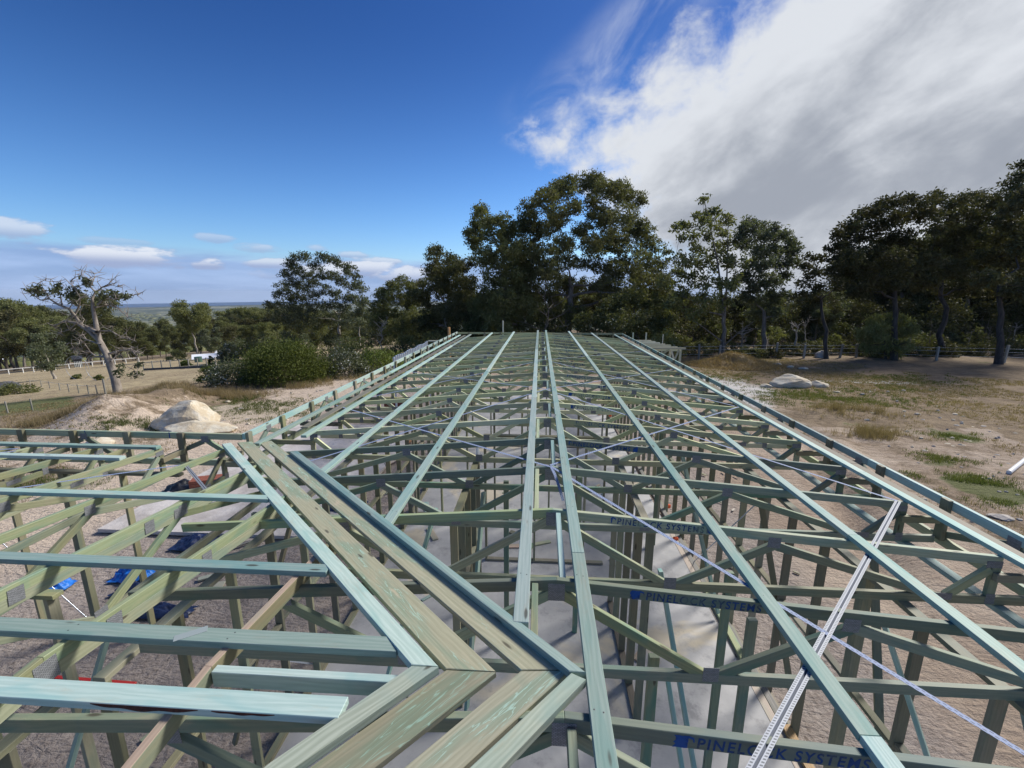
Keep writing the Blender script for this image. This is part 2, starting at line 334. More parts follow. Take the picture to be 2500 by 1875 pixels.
def groundmat():
    m, g, b, o = newmat('ground_soil')
    pos = g.n('ShaderNodeNewGeometry').outputs['Position']
    at = g.n('ShaderNodeAttribute'); at.attribute_name = 'zone'
    sp = g.n('ShaderNodeSeparateColor'); g.l(at.outputs['Color'], sp.inputs[0])
    sand, green, far = sp.outputs
    n1 = g.noise(pos, .35, 8, .62, .3); n2 = g.noise(pos, 1.7, 8, .68, .3); n3 = g.noise(pos, 14, 6, .7)
    nb = g.m('ADD', g.m('MULTIPLY', g.m('SUBTRACT', n2, .5), 1.1), g.m('MULTIPLY', g.m('SUBTRACT', n1, .5), .9))
    dry = g.mix(g.ss(n2, .35, .65), (.19, .145, .10), (.31, .24, .16))
    dry = g.mix(g.m('MULTIPLY', g.ss(n3, .45, .7), .5), dry, (.20, .155, .105))
    sandc = g.mix(g.ss(n1, .35, .65), (.34, .265, .205), (.47, .385, .305))
    sandc = g.mix(g.m('MULTIPLY', g.ss(n3, .48, .72), .45), sandc, (.22, .17, .135))
    grn = g.mix(g.ss(n3, .3, .7), (.075, .10, .035), (.15, .165, .065))
    c = g.mix(g.ss(g.m('ADD', sand, nb), .35, .65), dry, sandc)
    c = g.mix(g.m('MULTIPLY', g.ss(g.m('ADD', green, g.m('MULTIPLY', nb, 1.3)), .48, .72), .88), c, grn)
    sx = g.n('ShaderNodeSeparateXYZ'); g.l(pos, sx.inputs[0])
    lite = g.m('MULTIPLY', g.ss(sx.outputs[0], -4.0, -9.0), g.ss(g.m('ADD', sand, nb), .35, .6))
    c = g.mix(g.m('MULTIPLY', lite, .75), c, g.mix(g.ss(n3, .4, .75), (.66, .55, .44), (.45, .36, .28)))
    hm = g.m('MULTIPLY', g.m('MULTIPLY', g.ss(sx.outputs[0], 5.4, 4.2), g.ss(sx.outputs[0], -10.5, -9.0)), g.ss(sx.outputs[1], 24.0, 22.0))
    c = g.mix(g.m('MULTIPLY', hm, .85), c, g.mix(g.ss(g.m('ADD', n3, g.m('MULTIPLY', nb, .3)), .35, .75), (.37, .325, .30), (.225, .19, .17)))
    yel = g.mix(g.ss(n1, .3, .7), (.42, .34, .20), (.54, .45, .28))
    ag = g.n('ShaderNodeAttribute'); ag.attribute_name = 'gravel'
    c = g.mix(ag.outputs['Fac'], c, g.mix(g.ss(n3, .45, .75), (.62, .60, .58), (.44, .41, .39)))
    at2 = g.n('ShaderNodeAttribute'); at2.attribute_name = 'straw'
    c = g.mix(g.m('MULTIPLY', at2.outputs['Fac'], g.ss(n2, .25, .6)), c, yel)
    vs_ = g.n('ShaderNodeTexVoronoi'); vs_.inputs['Scale'].default_value = 9.0; g.l(g.mapv(pos, scale=(1, .6, 1)), vs_.inputs['Vector'])
    spk = g.m('MULTIPLY', g.ss(vs_.outputs['Distance'], .22, .12), g.ss(n2, .45, .6))
    c = g.mix(g.m('MULTIPLY', spk, .55), c, (.11, .085, .065))
    # distant plain: dark woodland broken by pale paddocks
    nf = g.noise(g.mapv(pos, scale=(.0022, .0022, .0022)), 1.0, 9, .62, .6)
    nf2 = g.noise(g.mapv(pos, scale=(.012, .012, .012)), 1.0, 6, .7)
    fc = g.mix(g.ss(g.m('ADD', nf, g.m('MULTIPLY', g.m('SUBTRACT', nf2, .5), .5)), .46, .60), (.050, .066, .042), (.20, .20, .13))
    c = g.mix(far, c, fc)
    g.l(c, b.inputs['Base Color']); b.inputs['Roughness'].default_value = .95; b.inputs['Specular IOR Level'].default_value = .1
    # fine relief only near the house
    h = g.m('ADD', g.m('MULTIPLY', n2, .7), g.m('MULTIPLY', n3, .35))
    rip = g.noise(g.mapv(pos, scale=(1.2, 4.5, 1), rot=(0, 0, .6)), 1.6, 4, .6, .8)
    h = g.m('ADD', h, g.m('MULTIPLY', rip, .6))
    bump(g, b, h, .16, .9)
    return m
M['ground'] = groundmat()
def seamat():
    m, g, b, o = newmat('sea_water'); pos = g.n('ShaderNodeNewGeometry').outputs['Position']
    b.inputs['Base Color'].default_value = (.018, .06, .15, 1); b.inputs['Roughness'].default_value = .5
    bump(g, b, g.noise(pos, .02, 4, .6), 2.0, .3); return m
M['sea'] = seamat()

# ------------------------------------------------------------------ object helpers
def tag(o, label=None, cat=None, group=None, kind=None):
    if label: o['label'] = label
    if cat: o['category'] = cat
    if group: o['group'] = group
    if kind: o['kind'] = kind
    return o
def thing(name, loc, label, cat, group=None, rotz=0):
    o = bpy.data.objects.new(name, None); COL.objects.link(o); o.empty_display_size = .2
    o.location = loc; o.rotation_euler = (0, 0, rotz)
    return tag(o, label, cat, group)
def world(o):
    m_ = o.matrix_basis.copy()
    while o.parent: o = o.parent; m_ = o.matrix_basis @ m_
    return m_
def link(name, me, mat, parent=None, mw=None):
    o = bpy.data.objects.new(name, me); COL.objects.link(o)
    if mat is not None and len(me.materials) == 0: me.materials.append(mat)
    if mw is None: mw = Matrix.Identity(4)
    if parent is not None:
        o.parent = parent
        mw = world(parent).inverted() @ mw
    o.matrix_basis = mw
    return o
def copy_tree(o, parent=None):
    c = o.copy(); COL.objects.link(c); c.parent = parent
    for ch in o.children: copy_tree(ch, c)
    return c
_box = {}
def boxmesh(L, wd, dp, top, mat, bev=.0025):
    key = (round(L, 3), round(wd, 4), round(dp, 4), top, mat.name, bev)
    if key in _box: return _box[key]
    z1 = 0.0 if top else dp / 2; z0 = z1 - dp; y = wd / 2; e = bev
    V = []
    for x, ins in ((0, e), (e, 0), (L - e, 0), (L, e)):
        if ins:   # end face ring (4 verts)
            a = e
            V += [(x, -y + a, z0 + a), (x, y - a, z0 + a), (x, y - a, z1 - a), (x, -y + a, z1 - a)]
        else:     # 8-vert ring with chamfered corners
            V += [(x, -y + e, z0), (x, y - e, z0), (x, y, z0 + e), (x, y, z1 - e), (x, y - e, z1), (x, -y + e, z1), (x, -y, z1 - e), (x, -y, z0 + e)]
    F = [(3, 2, 1, 0), (20, 21, 22, 23)]
    A = 4; B = 12
    for i in range(8):
        j = (i + 1) % 8; F.append((A + i, A + j, B + j, B + i))
    m4 = [0, 1, 1, 2, 2, 3, 3, 0]
    for i in range(8):
        j = (i + 1) % 8
        if m4[i] == m4[j]:
            F.append((m4[i], A + j, A + i)); F.append((20 + m4[i], B + i, B + j))
        else:
            F.append((m4[i], m4[j], A + j, A + i)); F.append((20 + m4[i], B + i, B + j, 20 + m4[j]))
    me = bpy.data.meshes.new('timber'); me.from_pydata(V, [], F); me.materials.append(mat); me.update()
    _box[key] = me; return me
def frame(p0, p1, up=Vector((0, 0, 1))):
    x = (p1 - p0).normalized(); y = up.cross(x)
    if y.length < 1e-4: y = Vector((0, 1, 0)).cross(x)
    y.normalize(); z = x.cross(y)
    mt = Matrix((x, y, z)).transposed().to_4x4(); mt.translation = p0
    return mt
def beam(name, p0, p1, wd, dp, mat, parent=None, top=True, up=Vector((0, 0, 1)), bev=.0025):
    p0 = Vector(p0); p1 = Vector(p1)
    return link(name, boxmesh((p1 - p0).length, wd, dp, top, mat, bev), mat, parent, frame(p0, p1, up))
def poly(name, V, F, mat, parent=None, mw=None, smooth=False):
    me = bpy.data.meshes.new(name); me.from_pydata([tuple(v) for v in V], [], F); me.materials.append(mat)
    if smooth: me.shade_smooth()
    me.update()
    return link(name, me, mat, parent, mw)
def quadmesh(name, V, F4, mat, parent=None, mw=None, smooth=False):
    """fast mesh from numpy vertices and quads/tris of equal size"""
    V = np.asarray(V, np.float32); F = np.asarray(F4, np.int32); k = F.shape[1]
    me = bpy.data.meshes.new(name); me.vertices.add(len(V)); me.vertices.foreach_set('co', V.ravel())
    me.loops.add(F.size); me.loops.foreach_set('vertex_index', F.ravel())
    me.polygons.add(len(F)); me.polygons.foreach_set('loop_start', np.arange(0, F.size, k, dtype=np.int32))
    me.polygons.foreach_set('loop_total', np.full(len(F), k, np.int32))
    if smooth: me.polygons.foreach_set('use_smooth', np.ones(len(F), bool))
    me.update(); me.validate()
    return link(name, me, mat, parent, mw)
def solo(o, label, cat, group=None): return tag(o, label, cat, group)

# ------------------------------------------------------------------ noise + terrain
_rt = np.random.RandomState(3).rand(256, 256)
def vn(x, y, s, seed=0):
    x = np.asarray(x, float) / s + seed * 17.3 + 1000; y = np.asarray(y, float) / s + seed * 9.1 + 1000
    xi = np.floor(x).astype(int); yi = np.floor(y).astype(int); fx = x - xi; fy = y - yi
    fx = fx * fx * (3 - 2 * fx); fy = fy * fy * (3 - 2 * fy)
    a = _rt[xi % 256, yi % 256]; b = _rt[(xi + 1) % 256, yi % 256]; c = _rt[xi % 256, (yi + 1) % 256]; d = _rt[(xi + 1) % 256, (yi + 1) % 256]
    return (a + (b - a) * fx) * (1 - fy) + (c + (d - c) * fx) * fy - .5
def softp(x, k): return k * np.logaddexp(0, x / k)
GZ = -3.35
def terr(x, y):
    x = np.asarray(x, float); y = np.asarray(y, float)
    s = -.80 * x + .60 * y; r = np.hypot(x, y)
    q = np.maximum(s - 25, r - 66)
    z = GZ - .105 * softp(q, 3.0)
    z = -170 + softp(z + 170, 8.0)
    z = z - .2 * np.maximum(r - 8300, 0)
    near = np.clip((r - 10) / 12, 0, 1)
    z = z + near * (.30 * vn(x, y, 9, 1) + .14 * vn(x, y, 3, 2)) * np.clip(1 - r / 90, .12, 1)
    inb = np.clip(1 - np.maximum(np.maximum(x - 4.6, -x - 9), np.maximum(y - 23, -y - 6)) / 1.5, 0, 1)   # house footprint stays level
    z = z + (1 - inb) * .035 * vn(x, y, .8, 4) + .02 * vn(x, y, .5, 6)
    # drainage cut at the right of the house
    tx = x - (6.4 + .42 * (y - 8)); tr = np.exp(-(tx / .35) ** 2) * np.clip((y - 6) / 2, 0, 1) * np.clip((17 - y) / 3, 0, 1)
    z = z - .28 * tr + .22 * np.exp(-((tx - .9) / .5) ** 2) * np.clip((y - 6) / 2, 0, 1) * np.clip((17 - y) / 3, 0, 1)
    # spoil ridges on the left
    for (mx, my, ra, rb, h, an) in SPOIL:
        c, s_ = math.cos(an), math.sin(an); u = (x - mx) * c + (y - my) * s_; v = -(x - mx) * s_ + (y - my) * c
        e = np.exp(-(u / ra) ** 2 - (v / rb) ** 2)
        z = z + h * e * (1 + .35 * vn(x, y, .9, 11) + .25 * vn(x, y, .35, 12))
    return z
SPOIL = []
def tz(x, y): return float(terr(x, y))
def hit(px, py, tmax=4000):
    d = ray(px, py); d = d / d.xy.length; t = 3.0
    while t < tmax:
        p = CAM + d * t
        if p.z < tz(p.x, p.y):
            lo = t / 1.02 - .2; hi = t
            for _ in range(14):
                m = (lo + hi) / 2; p = CAM + d * m
                if p.z < tz(p.x, p.y): hi = m
                else: lo = m
            return CAM + d * hi
        t = t * 1.02 + .15
    return CAM + d * tmax
for (px, py, ra, rb, h, an) in ((310, 1010, 2.6, 1.5, .95, -.6), (425, 972, 1.6, 1.1, .75, -.7), (215, 1045, 2.0, 1.2, .55, -.6), (420, 935, 2.2, .9, .50, -.7)):
    p = onZ(px, py, GZ); SPOIL.append((p.x, p.y, ra, rb, h, an))
for (px, py, ra, rb, h, an) in ((690, 915, 1.2, .5, .22, -.4), (790, 905, 1.0, .5, .22, -.4), (2010, 1010, 1.2, .8, .2, .3)):
    p = onZ(px, py, GZ); SPOIL.append((p.x, p.y, ra, rb, h, an))

def build_ground():
    def axis():
        a = list(np.arange(0, 30, .28)); s = .28
        while a[-1] < 8500: s *= 1.07; a.append(a[-1] + s)
        a = np.array(a); return np.concatenate([-a[:0:-1], a])
    ax = axis(); ay = axis(); X, Yy = np.meshgrid(ax, ay, indexing='ij'); Zz = terr(X, Yy)
    n, k = X.shape; V = np.stack([X.ravel(), Yy.ravel(), Zz.ravel()], 1)
    i = np.arange(n * k).reshape(n, k); F = np.stack([i[:-1, :-1].ravel(), i[1:, :-1].ravel(), i[1:, 1:].ravel(), i[:-1, 1:].ravel()], 1)
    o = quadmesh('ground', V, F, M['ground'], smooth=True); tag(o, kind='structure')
    x, y = V[:, 0], V[:, 1]; r = np.hypot(x, y); s = -.80 * x + .60 * y
    # bare sand round the house and on the pad to the left; dry grass beyond; green patches
    dh = np.maximum(np.maximum(x - 5.5, -x - 10), np.maximum(y - 25, -y - 8))
    sand = np.clip(.95 - dh / 9.0, .12, 1.1)
    padL = np.clip(1 - np.abs(s - 21) / 8, 0, 1) * (x < -2); sand = np.maximum(sand, .65 * padL)
    sand = np.where((x > 5) & (y < 17) & (y > 3) & (x < 12 + .3 * y), np.maximum(sand, .55), sand)
    sand = sand * np.where(r > 34, .3, 1)
    green = .12 + .18 * (vn(x, y, 6, 21) > .12)
    def patch(px, py, rx, ry, a):
        p = onZ(px, py, GZ); return a * np.exp(-((x - p.x) / rx) ** 2 - ((y - p.y) / ry) ** 2)
    for a in ((2000, 960, 3.6, 1.6, .5), (2150, 930, 2.6, 1.6, .4), (2380, 1180, .9, .8, .9), (2300, 1130, .8, .5, .6), (1750, 925, 3.5, 1.5, .4), (2330, 1065, .8, .8, .6), (2440, 1210, .9, .6, .8),
              (640, 1000, 2.6, 1.8, .7), (560, 985, 1.6, 1.2, .6), (300, 1070, 1.5, .7, .55), (120, 1190, 1.2, .8, .7)):
        green = green + patch(*a)
    gf = hit(120, 985); green = green + 1.1 * np.exp(-((s - (-.8 * gf.x + .6 * gf.y)) / 4.5) ** 2) * (x < -20) * (r < 120) * (y < .84 * -x)
    sand = np.where((x < -20), sand * .6, sand)
    far = np.clip((r - 330) / 300, 0, 1)
    col = np.zeros((len(V), 4), np.float32); col[:, 0] = np.clip(sand, 0, 1); col[:, 1] = np.clip(green, 0, 1); col[:, 2] = far; col[:, 3] = np.clip((patch(1735, 965, 1.6, 2.4, 1.6) + patch(1810, 1000, 1.2, 1.3, 1.4) + patch(2120, 932, 3.5, .5, 1.2) - .45) * 2 + 1.6 * vn(x, y, .7, 9), 0, 1) * .9
    gv = np.clip((patch(1755, 935, 1.6, 1.8, 1.6) + patch(1800, 955, 1.5, 1.4, 1.6) + patch(1850, 985, 1.0, 1.0, 1.4) + patch(2120, 932, 3.5, .6, 1.2) - .45) * 2 + 1.6 * vn(x, y, .7, 9), 0, 1) * .9
    ga = o.data.attributes.new('gravel', 'FLOAT', 'POINT'); ga.data.foreach_set('value', gv.astype(np.float32)); col[:, 3] = 1
    straw = np.clip((s - 34) / 8, 0, 1) * (x < -14) * np.clip((190 - r) / 30, 0, 1) * np.clip(1 - green * 1.2, 0, 1)
    sa = o.data.attributes.new('straw', 'FLOAT', 'POINT'); sa.data.foreach_set('value', straw.astype(np.float32))
    at = o.data.attributes.new('zone', 'FLOAT_COLOR', 'POINT'); at.data.foreach_set('color', col.ravel())
    return o
build_ground()
# sea beyond the coastal plain
def sea():
    n = Vector((-.80, .60, 0)); t = Vector((.60, .80, 0)); a = 6500; b = 8250
    V = [n * a + t * -16000, n * (a - 300) + t * 16000, n * b + t * 16000, n * b + t * -16000]
    V = [(v.x, v.y, -166.5) for v in V]
    tag(poly('sea', V, [(0, 1, 2, 3)], M['sea']), kind='structure')
sea()

# ------------------------------------------------------------------ slab
SZ = -3.2
def slab():
    def bx(x0, x1, y0, y1, z0, z1, V, F):
        b = len(V); V += [(x0, y0, z0), (x1, y0, z0), (x1, y1, z0), (x0, y1, z0), (x0, y0, z1), (x1, y0, z1), (x1, y1, z1), (x0, y1, z1)]
        F += [tuple(b + i for i in q) for q in ((3, 2, 1, 0), (4, 5, 6, 7), (0, 1, 5, 4), (1, 2, 6, 5), (2, 3, 7, 6), (3, 0, 4, 7))]
    V, F = [], []; bx(-2.95, 2.66, -1.5, 21.2, SZ - .2, SZ, V, F); bx(-9.4, -2.955, -1.5, 2.3, SZ - .2, SZ, V, F)
    tag(poly('concrete_slab', V, F, M['concrete']), kind='structure')
    V, F = [], []; bx(-9.6, -4.6, 7.9, 15.6, SZ - .12, SZ - .04, V, F)
    tag(poly('paved_floor', V, F, simple('pale_concrete', (.36, .33, .31), .9, 0, 1.6, (.55, .52, .50), 6, .03)), kind='structure')
slab()

# ------------------------------------------------------------------ roof trusses
TW, TD = .038, .074          # timber thickness, depth
BZ = -.64                    # top of bottom chord
def rz(x): return -P_ * abs(x)
def nplate(c, sx, sz, parent, face=-1):
    """toothed plate on the near face of a truss; c is in truss coordinates (x, z)"""
    return c
_pm = {}
def platemesh(sx, sz):
    k = (sx, sz)
    if k not in _pm:
        me = bpy.data.meshes.new('plate'); a, b, t = sx / 2, sz / 2, .0016
        V = [(-a, -t, -b), (a, -t, -b), (a, -t, b), (-a, -t, b), (-a, 0, -b), (a, 0, -b), (a, 0, b), (-a, 0, b)]
        me.from_pydata(V, [], [(0, 1, 2, 3), (7, 6, 5, 4), (0, 4, 5, 1), (1, 5, 6, 2), (2, 6, 7, 3), (3, 7, 4, 0)]); me.materials.append(M['plate']); _pm[k] = me
    return _pm[k]
def plates(parent, pts, y, rotx=Matrix.Identity(4)):
    for (x, z, sx, sz, an) in pts:
        mw = rotx @ Matrix.Translation((x, y, z)) @ Matrix.Rotation(an, 4, 'Y')
        link('nail_plate', platemesh(sx, sz), None, parent, mw)
NODES = dict(V=1.0, T=1.8, B=3.15, E=3.53)
def truss_parts(root, R, xa, xb, mat, full=True, plates_on=True):
    """R maps truss coordinates (x, y, z) to the world; xa..xb is the span kept"""
    def bm(name, a, b, wd, dp, top=True, m=mat): return beam(name, R @ Vector(a), R @ Vector(b), wd, dp, m, root, top)
    hc = TD
    if xa < 0: bm('top_chord', (max(xa, -3.56), 0, rz(max(xa, -3.56))), (-.0005, 0, 0), TW, TD)
    if xb > 0: bm('top_chord', (.0005, 0, 0), (min(xb, 3.56), 0, rz(min(xb, 3.56))), TW, TD)
    if full: bm('bottom_chord', (max(xa, -4.2), 0, BZ), (min(xb, 3.88), 0, BZ), TW, TD)
    yo = 0.0
    for s in (-1, 1):
        segs = [((s * .05, -.075), (s * (NODES['V'] - .03), BZ + .012)), ((s * (NODES['V'] + .03), BZ + .012), (s * NODES['T'], rz(NODES['T']) - TD - .012)),
                ((s * (NODES['T'] + .03), rz(1.8) - TD - .012), (s * (NODES['B'] - .03), BZ + .016)), ((s * (NODES['B'] + .03), BZ + .012), (s * 3.47, rz(3.5) - TD - .02))]
        for (a, b) in segs:
            if not (xa - .05 <= min(a[0], b[0]) and max(a[0], b[0]) <= xb + .05): continue
            if not full: continue
            A = Vector((a[0], 0, a[1])); B = Vector((b[0], 0, b[1]))
            if A.x > B.x: A, B = B, A
            jz = R_.uniform(-.008, .006); bm('web', A + Vector((0, 0, jz)), B, TW - .002, .066, True, mat if R_.random() < .8 else (M['truss'] if mat != M['truss'] else M['truss2']))
        if full and xa <= s * 3.5 <= xb:
            beam('end_post', R @ Vector((s * NODES['E'], 0, BZ + .002)), R @ Vector((s * NODES['E'], 0, rz(3.5) - TD - .004)), TW - .003, .068, mat, root, False, up=R.to_3x3() @ Vector((1, 0, 0)))
            bm('outrigger', (s * 3.50, -.04, -.415), (s * (3.86 if s > 0 else 4.22), -.04, -.415), .038, .068, True, M['stud'])
    if plates_on:
        q = math.atan(P_); yf = -TW / 2 - .0004; P = []
        if xa < 0 < xb or True:
            P.append((0, -.085, .105, .12, 0))
        if full:
            for s in (-1, 1):
                for p in ((s * 1.0, BZ - .0, .10, .105, 0), (s * 1.8, rz(1.8) - .085, .10, .09, s * q), (s * 3.16, BZ - .012, .16, .06, 0), (s * 3.50, rz(3.5) - .07, .12, .06, 0), (s * 3.53, BZ - .02, .07, .09, 0)):
                    if xa <= p[0] <= xb: P.append(p)
        plates(root, P, yf, R)
# stencilled lettering
def letters():
    cu = bpy.data.curves.new('lettering', 'FONT'); cu.body = 'PINELOCK SYSTEMS'; cu.size = .062; cu.space_character = 1.22; cu.space_word = 1.0
    cu.extrude = 0; cu.offset = .0012; ob = bpy.data.objects.new('tmp', cu); COL.objects.link(ob)
    dg = bpy.context.evaluated_depsgraph_get(); me = bpy.data.meshes.new_from_object(ob.evaluated_get(dg)); bpy.data.objects.remove(ob)
    co = np.empty(len(me.vertices) * 3, np.float32); me.vertices.foreach_get('co', co); co = co.reshape(-1, 3)
    wd = co[:, 0].max() - co[:, 0].min(); co[:, 0] = (co[:, 0] - co[:, 0].min()) * (.70 / wd); co[:, 1] *= .053 / co[:, 1].max()
    me.vertices.foreach_set('co', co.ravel()); me.materials.clear(); me.materials.append(M['ink']); me.update(); me.name = 'lettering'
    return me
LET = letters()
def smear_mesh(seed, wd=.062, h=.066):
    r = random.Random(seed); V = [(0, 0, 0)]; C4 = [(-1, -1), (1, -1), (1, 1), (-1, 1)]; m_ = 7; n = 4 * m_
    for q in range(4):
        (ax_, ay_), (bx_, by_) = C4[q], C4[(q + 1) % 4]
        for i in range(m_):
            u = i / m_; jx = r.uniform(.62, 1.12) if q in (0, 2, 3) else r.uniform(.9, 1.0); V.append((wd / 2 * (ax_ + (bx_ - ax_) * u) * jx, h / 2 * (ay_ + (by_ - ay_) * u) * r.uniform(.88, 1.0), 0))
    me = bpy.data.meshes.new('smear'); me.from_pydata(V, [], [(0, i + 1, (i + 1) % n + 1) for i in range(n)]); me.materials.append(M['inkbright']); return me
SM = [smear_mesh(i) for i in range(4)]
def hook_mesh():   # the small arrow-like mark that opens the stencil
    V = [(0, 0, 0), (.010, 0, 0), (.012, .042, 0), (.030, .036, 0), (.034, .022, 0), (.040, .024, 0), (.034, .046, 0), (.010, .054, 0), (-.004, .046, 0)]
    me = bpy.data.meshes.new('hook_mark'); me.from_pydata(V, [], [tuple(range(9))]); me.materials.append(M['inkbright']); return me
HK = hook_mesh()
ORD = ['nearest', 'second', 'third', 'fourth', 'fifth', 'sixth', 'seventh', 'eighth', 'ninth', 'tenth', 'eleventh', 'twelfth', 'thirteenth', 'fourteenth',
       'fifteenth', 'sixteenth', 'seventeenth', 'eighteenth', 'nineteenth', 'twentieth', 'twenty-first', 'twenty-second']
YK = [1.5285 + .9 * k for k in range(21)]
extra = {0: 'crossing the bottom of the picture under the brown boards', 1: 'just beyond the point of the V of boards', 2: 'with bold blue lettering right of the ridge', 3: 'where the silver straps meet at the ridge',
         4: 'with a dark blue dab after its lettering', 5: 'with reddish face right of the ridge'}
def faceM(x, z, Yf):   # matrix of flat marks on the near face of a top chord, following its slope
    return Matrix.Translation((x, Yf, z)) @ Matrix.Rotation(math.atan(P_), 4, 'Y') @ Matrix.Rotation(PI / 2, 4, 'X')
for k, Y in enumerate(YK):
    lab = '%s roof truss from the camera' % ORD[k] + (', ' + extra[k] if k in extra else '')
    t = thing('roof_truss', (0, Y, 0), lab, 'roof truss', 'green roof trusses across the long roof')
    if k > 1: t.rotation_euler.z = R_.uniform(-.004, .004)
    R = world(t)
    mat = (M['truss2'] if k in (0, 1, 3, 4) else M['trussy'] if k > 4 else M['truss'])
    truss_parts(t, R, -3.9 if k > 3 else (-2.9 if k < 2 else -3.3), 4.0, mat)
    x0 = [.556, .557, .533, .62, .30, .46, .5, .52, .45, .55, .5, .38, .47, .52, .4, .5, .45, .5, .42, .5, .5][k]
    if k == 3: continue
    yf = Y - TW / 2 - .0007
    link('lettering', LET, None, t, R @ Matrix.Translation((0, -Y, 0)) @ faceM(x0, rz(x0) - .066, yf))
    link('hook_mark', HK, None, t, R @ Matrix.Translation((0, -Y, 0)) @ faceM(x0 - .052, rz(x0 - .052) - .062, yf))
    if k in (0, 1, 4, 6, 7): link('paint_smear', SM[k % 4], None, t, R @ Matrix.Translation((0, -Y, 0)) @ faceM(x0 - (.068 if k < 2 else .075) if k != 4 else x0 + .76, rz(x0) - .036 if k != 4 else rz(x0 + .76) - .037, yf - .0003))
    if k in (2, 8): link('paint_smear', SM[2], None, t, R @ Matrix.Translation((0, -Y, 0)) @ faceM(x0 + .75, rz(x0 + .75) - .036, yf - .0003))

# wing trusses (span across Y); x_truss = distance from the wing ridge
YJ = 1.66
RW = lambda X: Matrix.Translation((X, YJ, 0)) @ Matrix.Rotation(PI / 2, 4, 'Z')     # truss x -> +Y, near face (-y) -> +X
WX = [-1.70, -2.575, -3.45, -4.325, -5.2, -6.07, -6.95, -7.82, -8.7, -9.6]
wl = ['pinkish jack rafter left of the V boards, running down to the bottom edge', 'deep faced wing rafter with nail plates, next to the pinkish one',
      'wing truss third from the V boards, doubled chord with grey plates', 'wing truss fourth from the V boards, ending at the left parapet', 'wing truss fifth from the V boards, where two battens stop',
      'wing truss sixth from the V boards', 'wing truss seventh from the V boards', 'wing truss eighth from the V boards, cut by the left edge', 'ninth wing truss, just outside on the left', 'tenth wing truss, far left']
for i, X in enumerate(WX):
    t = thing('wing_truss', (X, YJ, 0), wl[i], 'roof truss', 'trusses of the left wing')
    R = RW(X)
    far = [2.55, 2.55, 3.35, 3.56, 3.56, 3.56, 3.56, 3.56, 3.56, 3.56][i]
    far = {0: -X - .30, 1: -X - .32, 2: -X - .25}.get(i, 3.56)
    m1 = M['pale'] if i == 0 else M['truss']
    if i == 0:
        beam('rafter', R @ Vector((-1.75, 0, rz(1.75))), R @ Vector((-.0005, 0, 0)), .036, .088, M['stud'], t)
        beam('rafter', R @ Vector((.0005, 0, 0)), R @ Vector((far, 0, rz(far))), .036, .088, M['stud'], t)
        beam('cover_strip', R @ Vector((-1.75, 0, rz(1.75) + .004)), R @ Vector((-.0005, 0, .004)), .037, .004, M['pale'], t, bev=.001)
        beam('cover_strip', R @ Vector((.0005, 0, .004)), R @ Vector((far - .25, 0, rz(far - .25) + .004)), .037, .004, M['pale'], t, bev=.001)
        continue
    truss_parts(t, R, -3.56, far if i < 3 else 3.56, M['wing'], full=(i >= 2), plates_on=True)
    if i in (1, 2):
        beam('second_chord', R @ Vector((.06, 0, -.078)), R @ Vector((far - .02, 0, rz(far - .02) - .078)), TW - .004, TD, M['wing'], t)
        beam('second_chord', R @ Vector((-3.0, 0, rz(3.0) - .078)), R @ Vector((-.06, 0, -.078)), TW - .004, TD, M['wing'], t)
        yf = -TW / 2 - .0006; q = math.atan(P_)
        plates(t, [(a, rz(a) - .075, .09, .10, q) for a in ((.35, 1.05) if i == 1 else (.55, 1.5, 1.85))], yf - .0006, R)

# ------------------------------------------------------------------ battens
GB = 'blue-green battens of the long roof'
def batten(name, p0, p1, lab, wd=.085, th=.038, mat=None, group=GB, cuts=()):
    p0 = Vector(p0); p1 = Vector(p1)
    t = thing(name, p0, lab, 'batten', group)
    ts = [0] + list(cuts) + [1]
    sd_ = Vector((p1.y - p0.y, -(p1.x - p0.x), 0)).normalized(); jr = random.Random(int(abs(p0.x * 311 + p0.y * 17))); off_ = 0.0
    for a, b in zip(ts[:-1], ts[1:]):
        A = p0.lerp(p1, a) + sd_ * off_; off_ = jr.uniform(-.010, .010) if abs(p0.y - 1.478) > .002 and abs(p0.x - 1.29) > .002 else 0.0; B = p0.lerp(p1, b) + sd_ * off_ + Vector((0, 0, jr.uniform(0, .004)))
        if a > 0: A = A + (B - A).normalized() * .003
        beam('batten_length', A, B, wd, th, mat or M['batten'], t)
    return t
bt = .0385
for (X, y0, y1, lab, cuts) in (
        (-.208, 2.02, 20.3, 'pale blue batten just left of the ridge, ending at the V boards', (.28, .62)),
        (.145, .45, 20.3, 'pale blue batten just right of the ridge, running out at the bottom edge', (.112, .45, .75)),
        (1.29, .45, 20.8, 'second batten right of the ridge, with knots and a tie mark', (.055, .18, .25, .6)),
        (2.43, .7, 21.0, 'third batten right of the ridge, crossing under the silver brace', (.13, .33, .66)),
        (3.61, .8, 21.2, 'outermost batten on the right, beside the brown gutter board', (.2, .5, .8)),
        (-1.35, 3.12, 20.5, 'second batten left of the ridge, ending at the V boards', (.4, .7)),
        (-2.50, 4.27, 20.8, 'third batten left of the ridge, ending at the V boards', (.3, .7)),
        (-3.48, 5.70, 20.9, 'fourth batten left of the ridge, square cut near end over the pale floor', (.3, .7)),
        (-4.02, 5.45, 21.0, 'outermost batten on the left, beside the parapet', (.35, .65))):
    X1 = {1.29: 1.25, 2.43: 2.35, 3.61: 3.48, -2.50: -2.42}.get(X, X)
    batten('roof_batten', (X, y0, rz(X) + bt), (X1, y1, rz(X1) + bt), lab, cuts=cuts)
wz = lambda y: -P_ * abs(y - YJ) + bt
GWB = 'battens across the left wing'
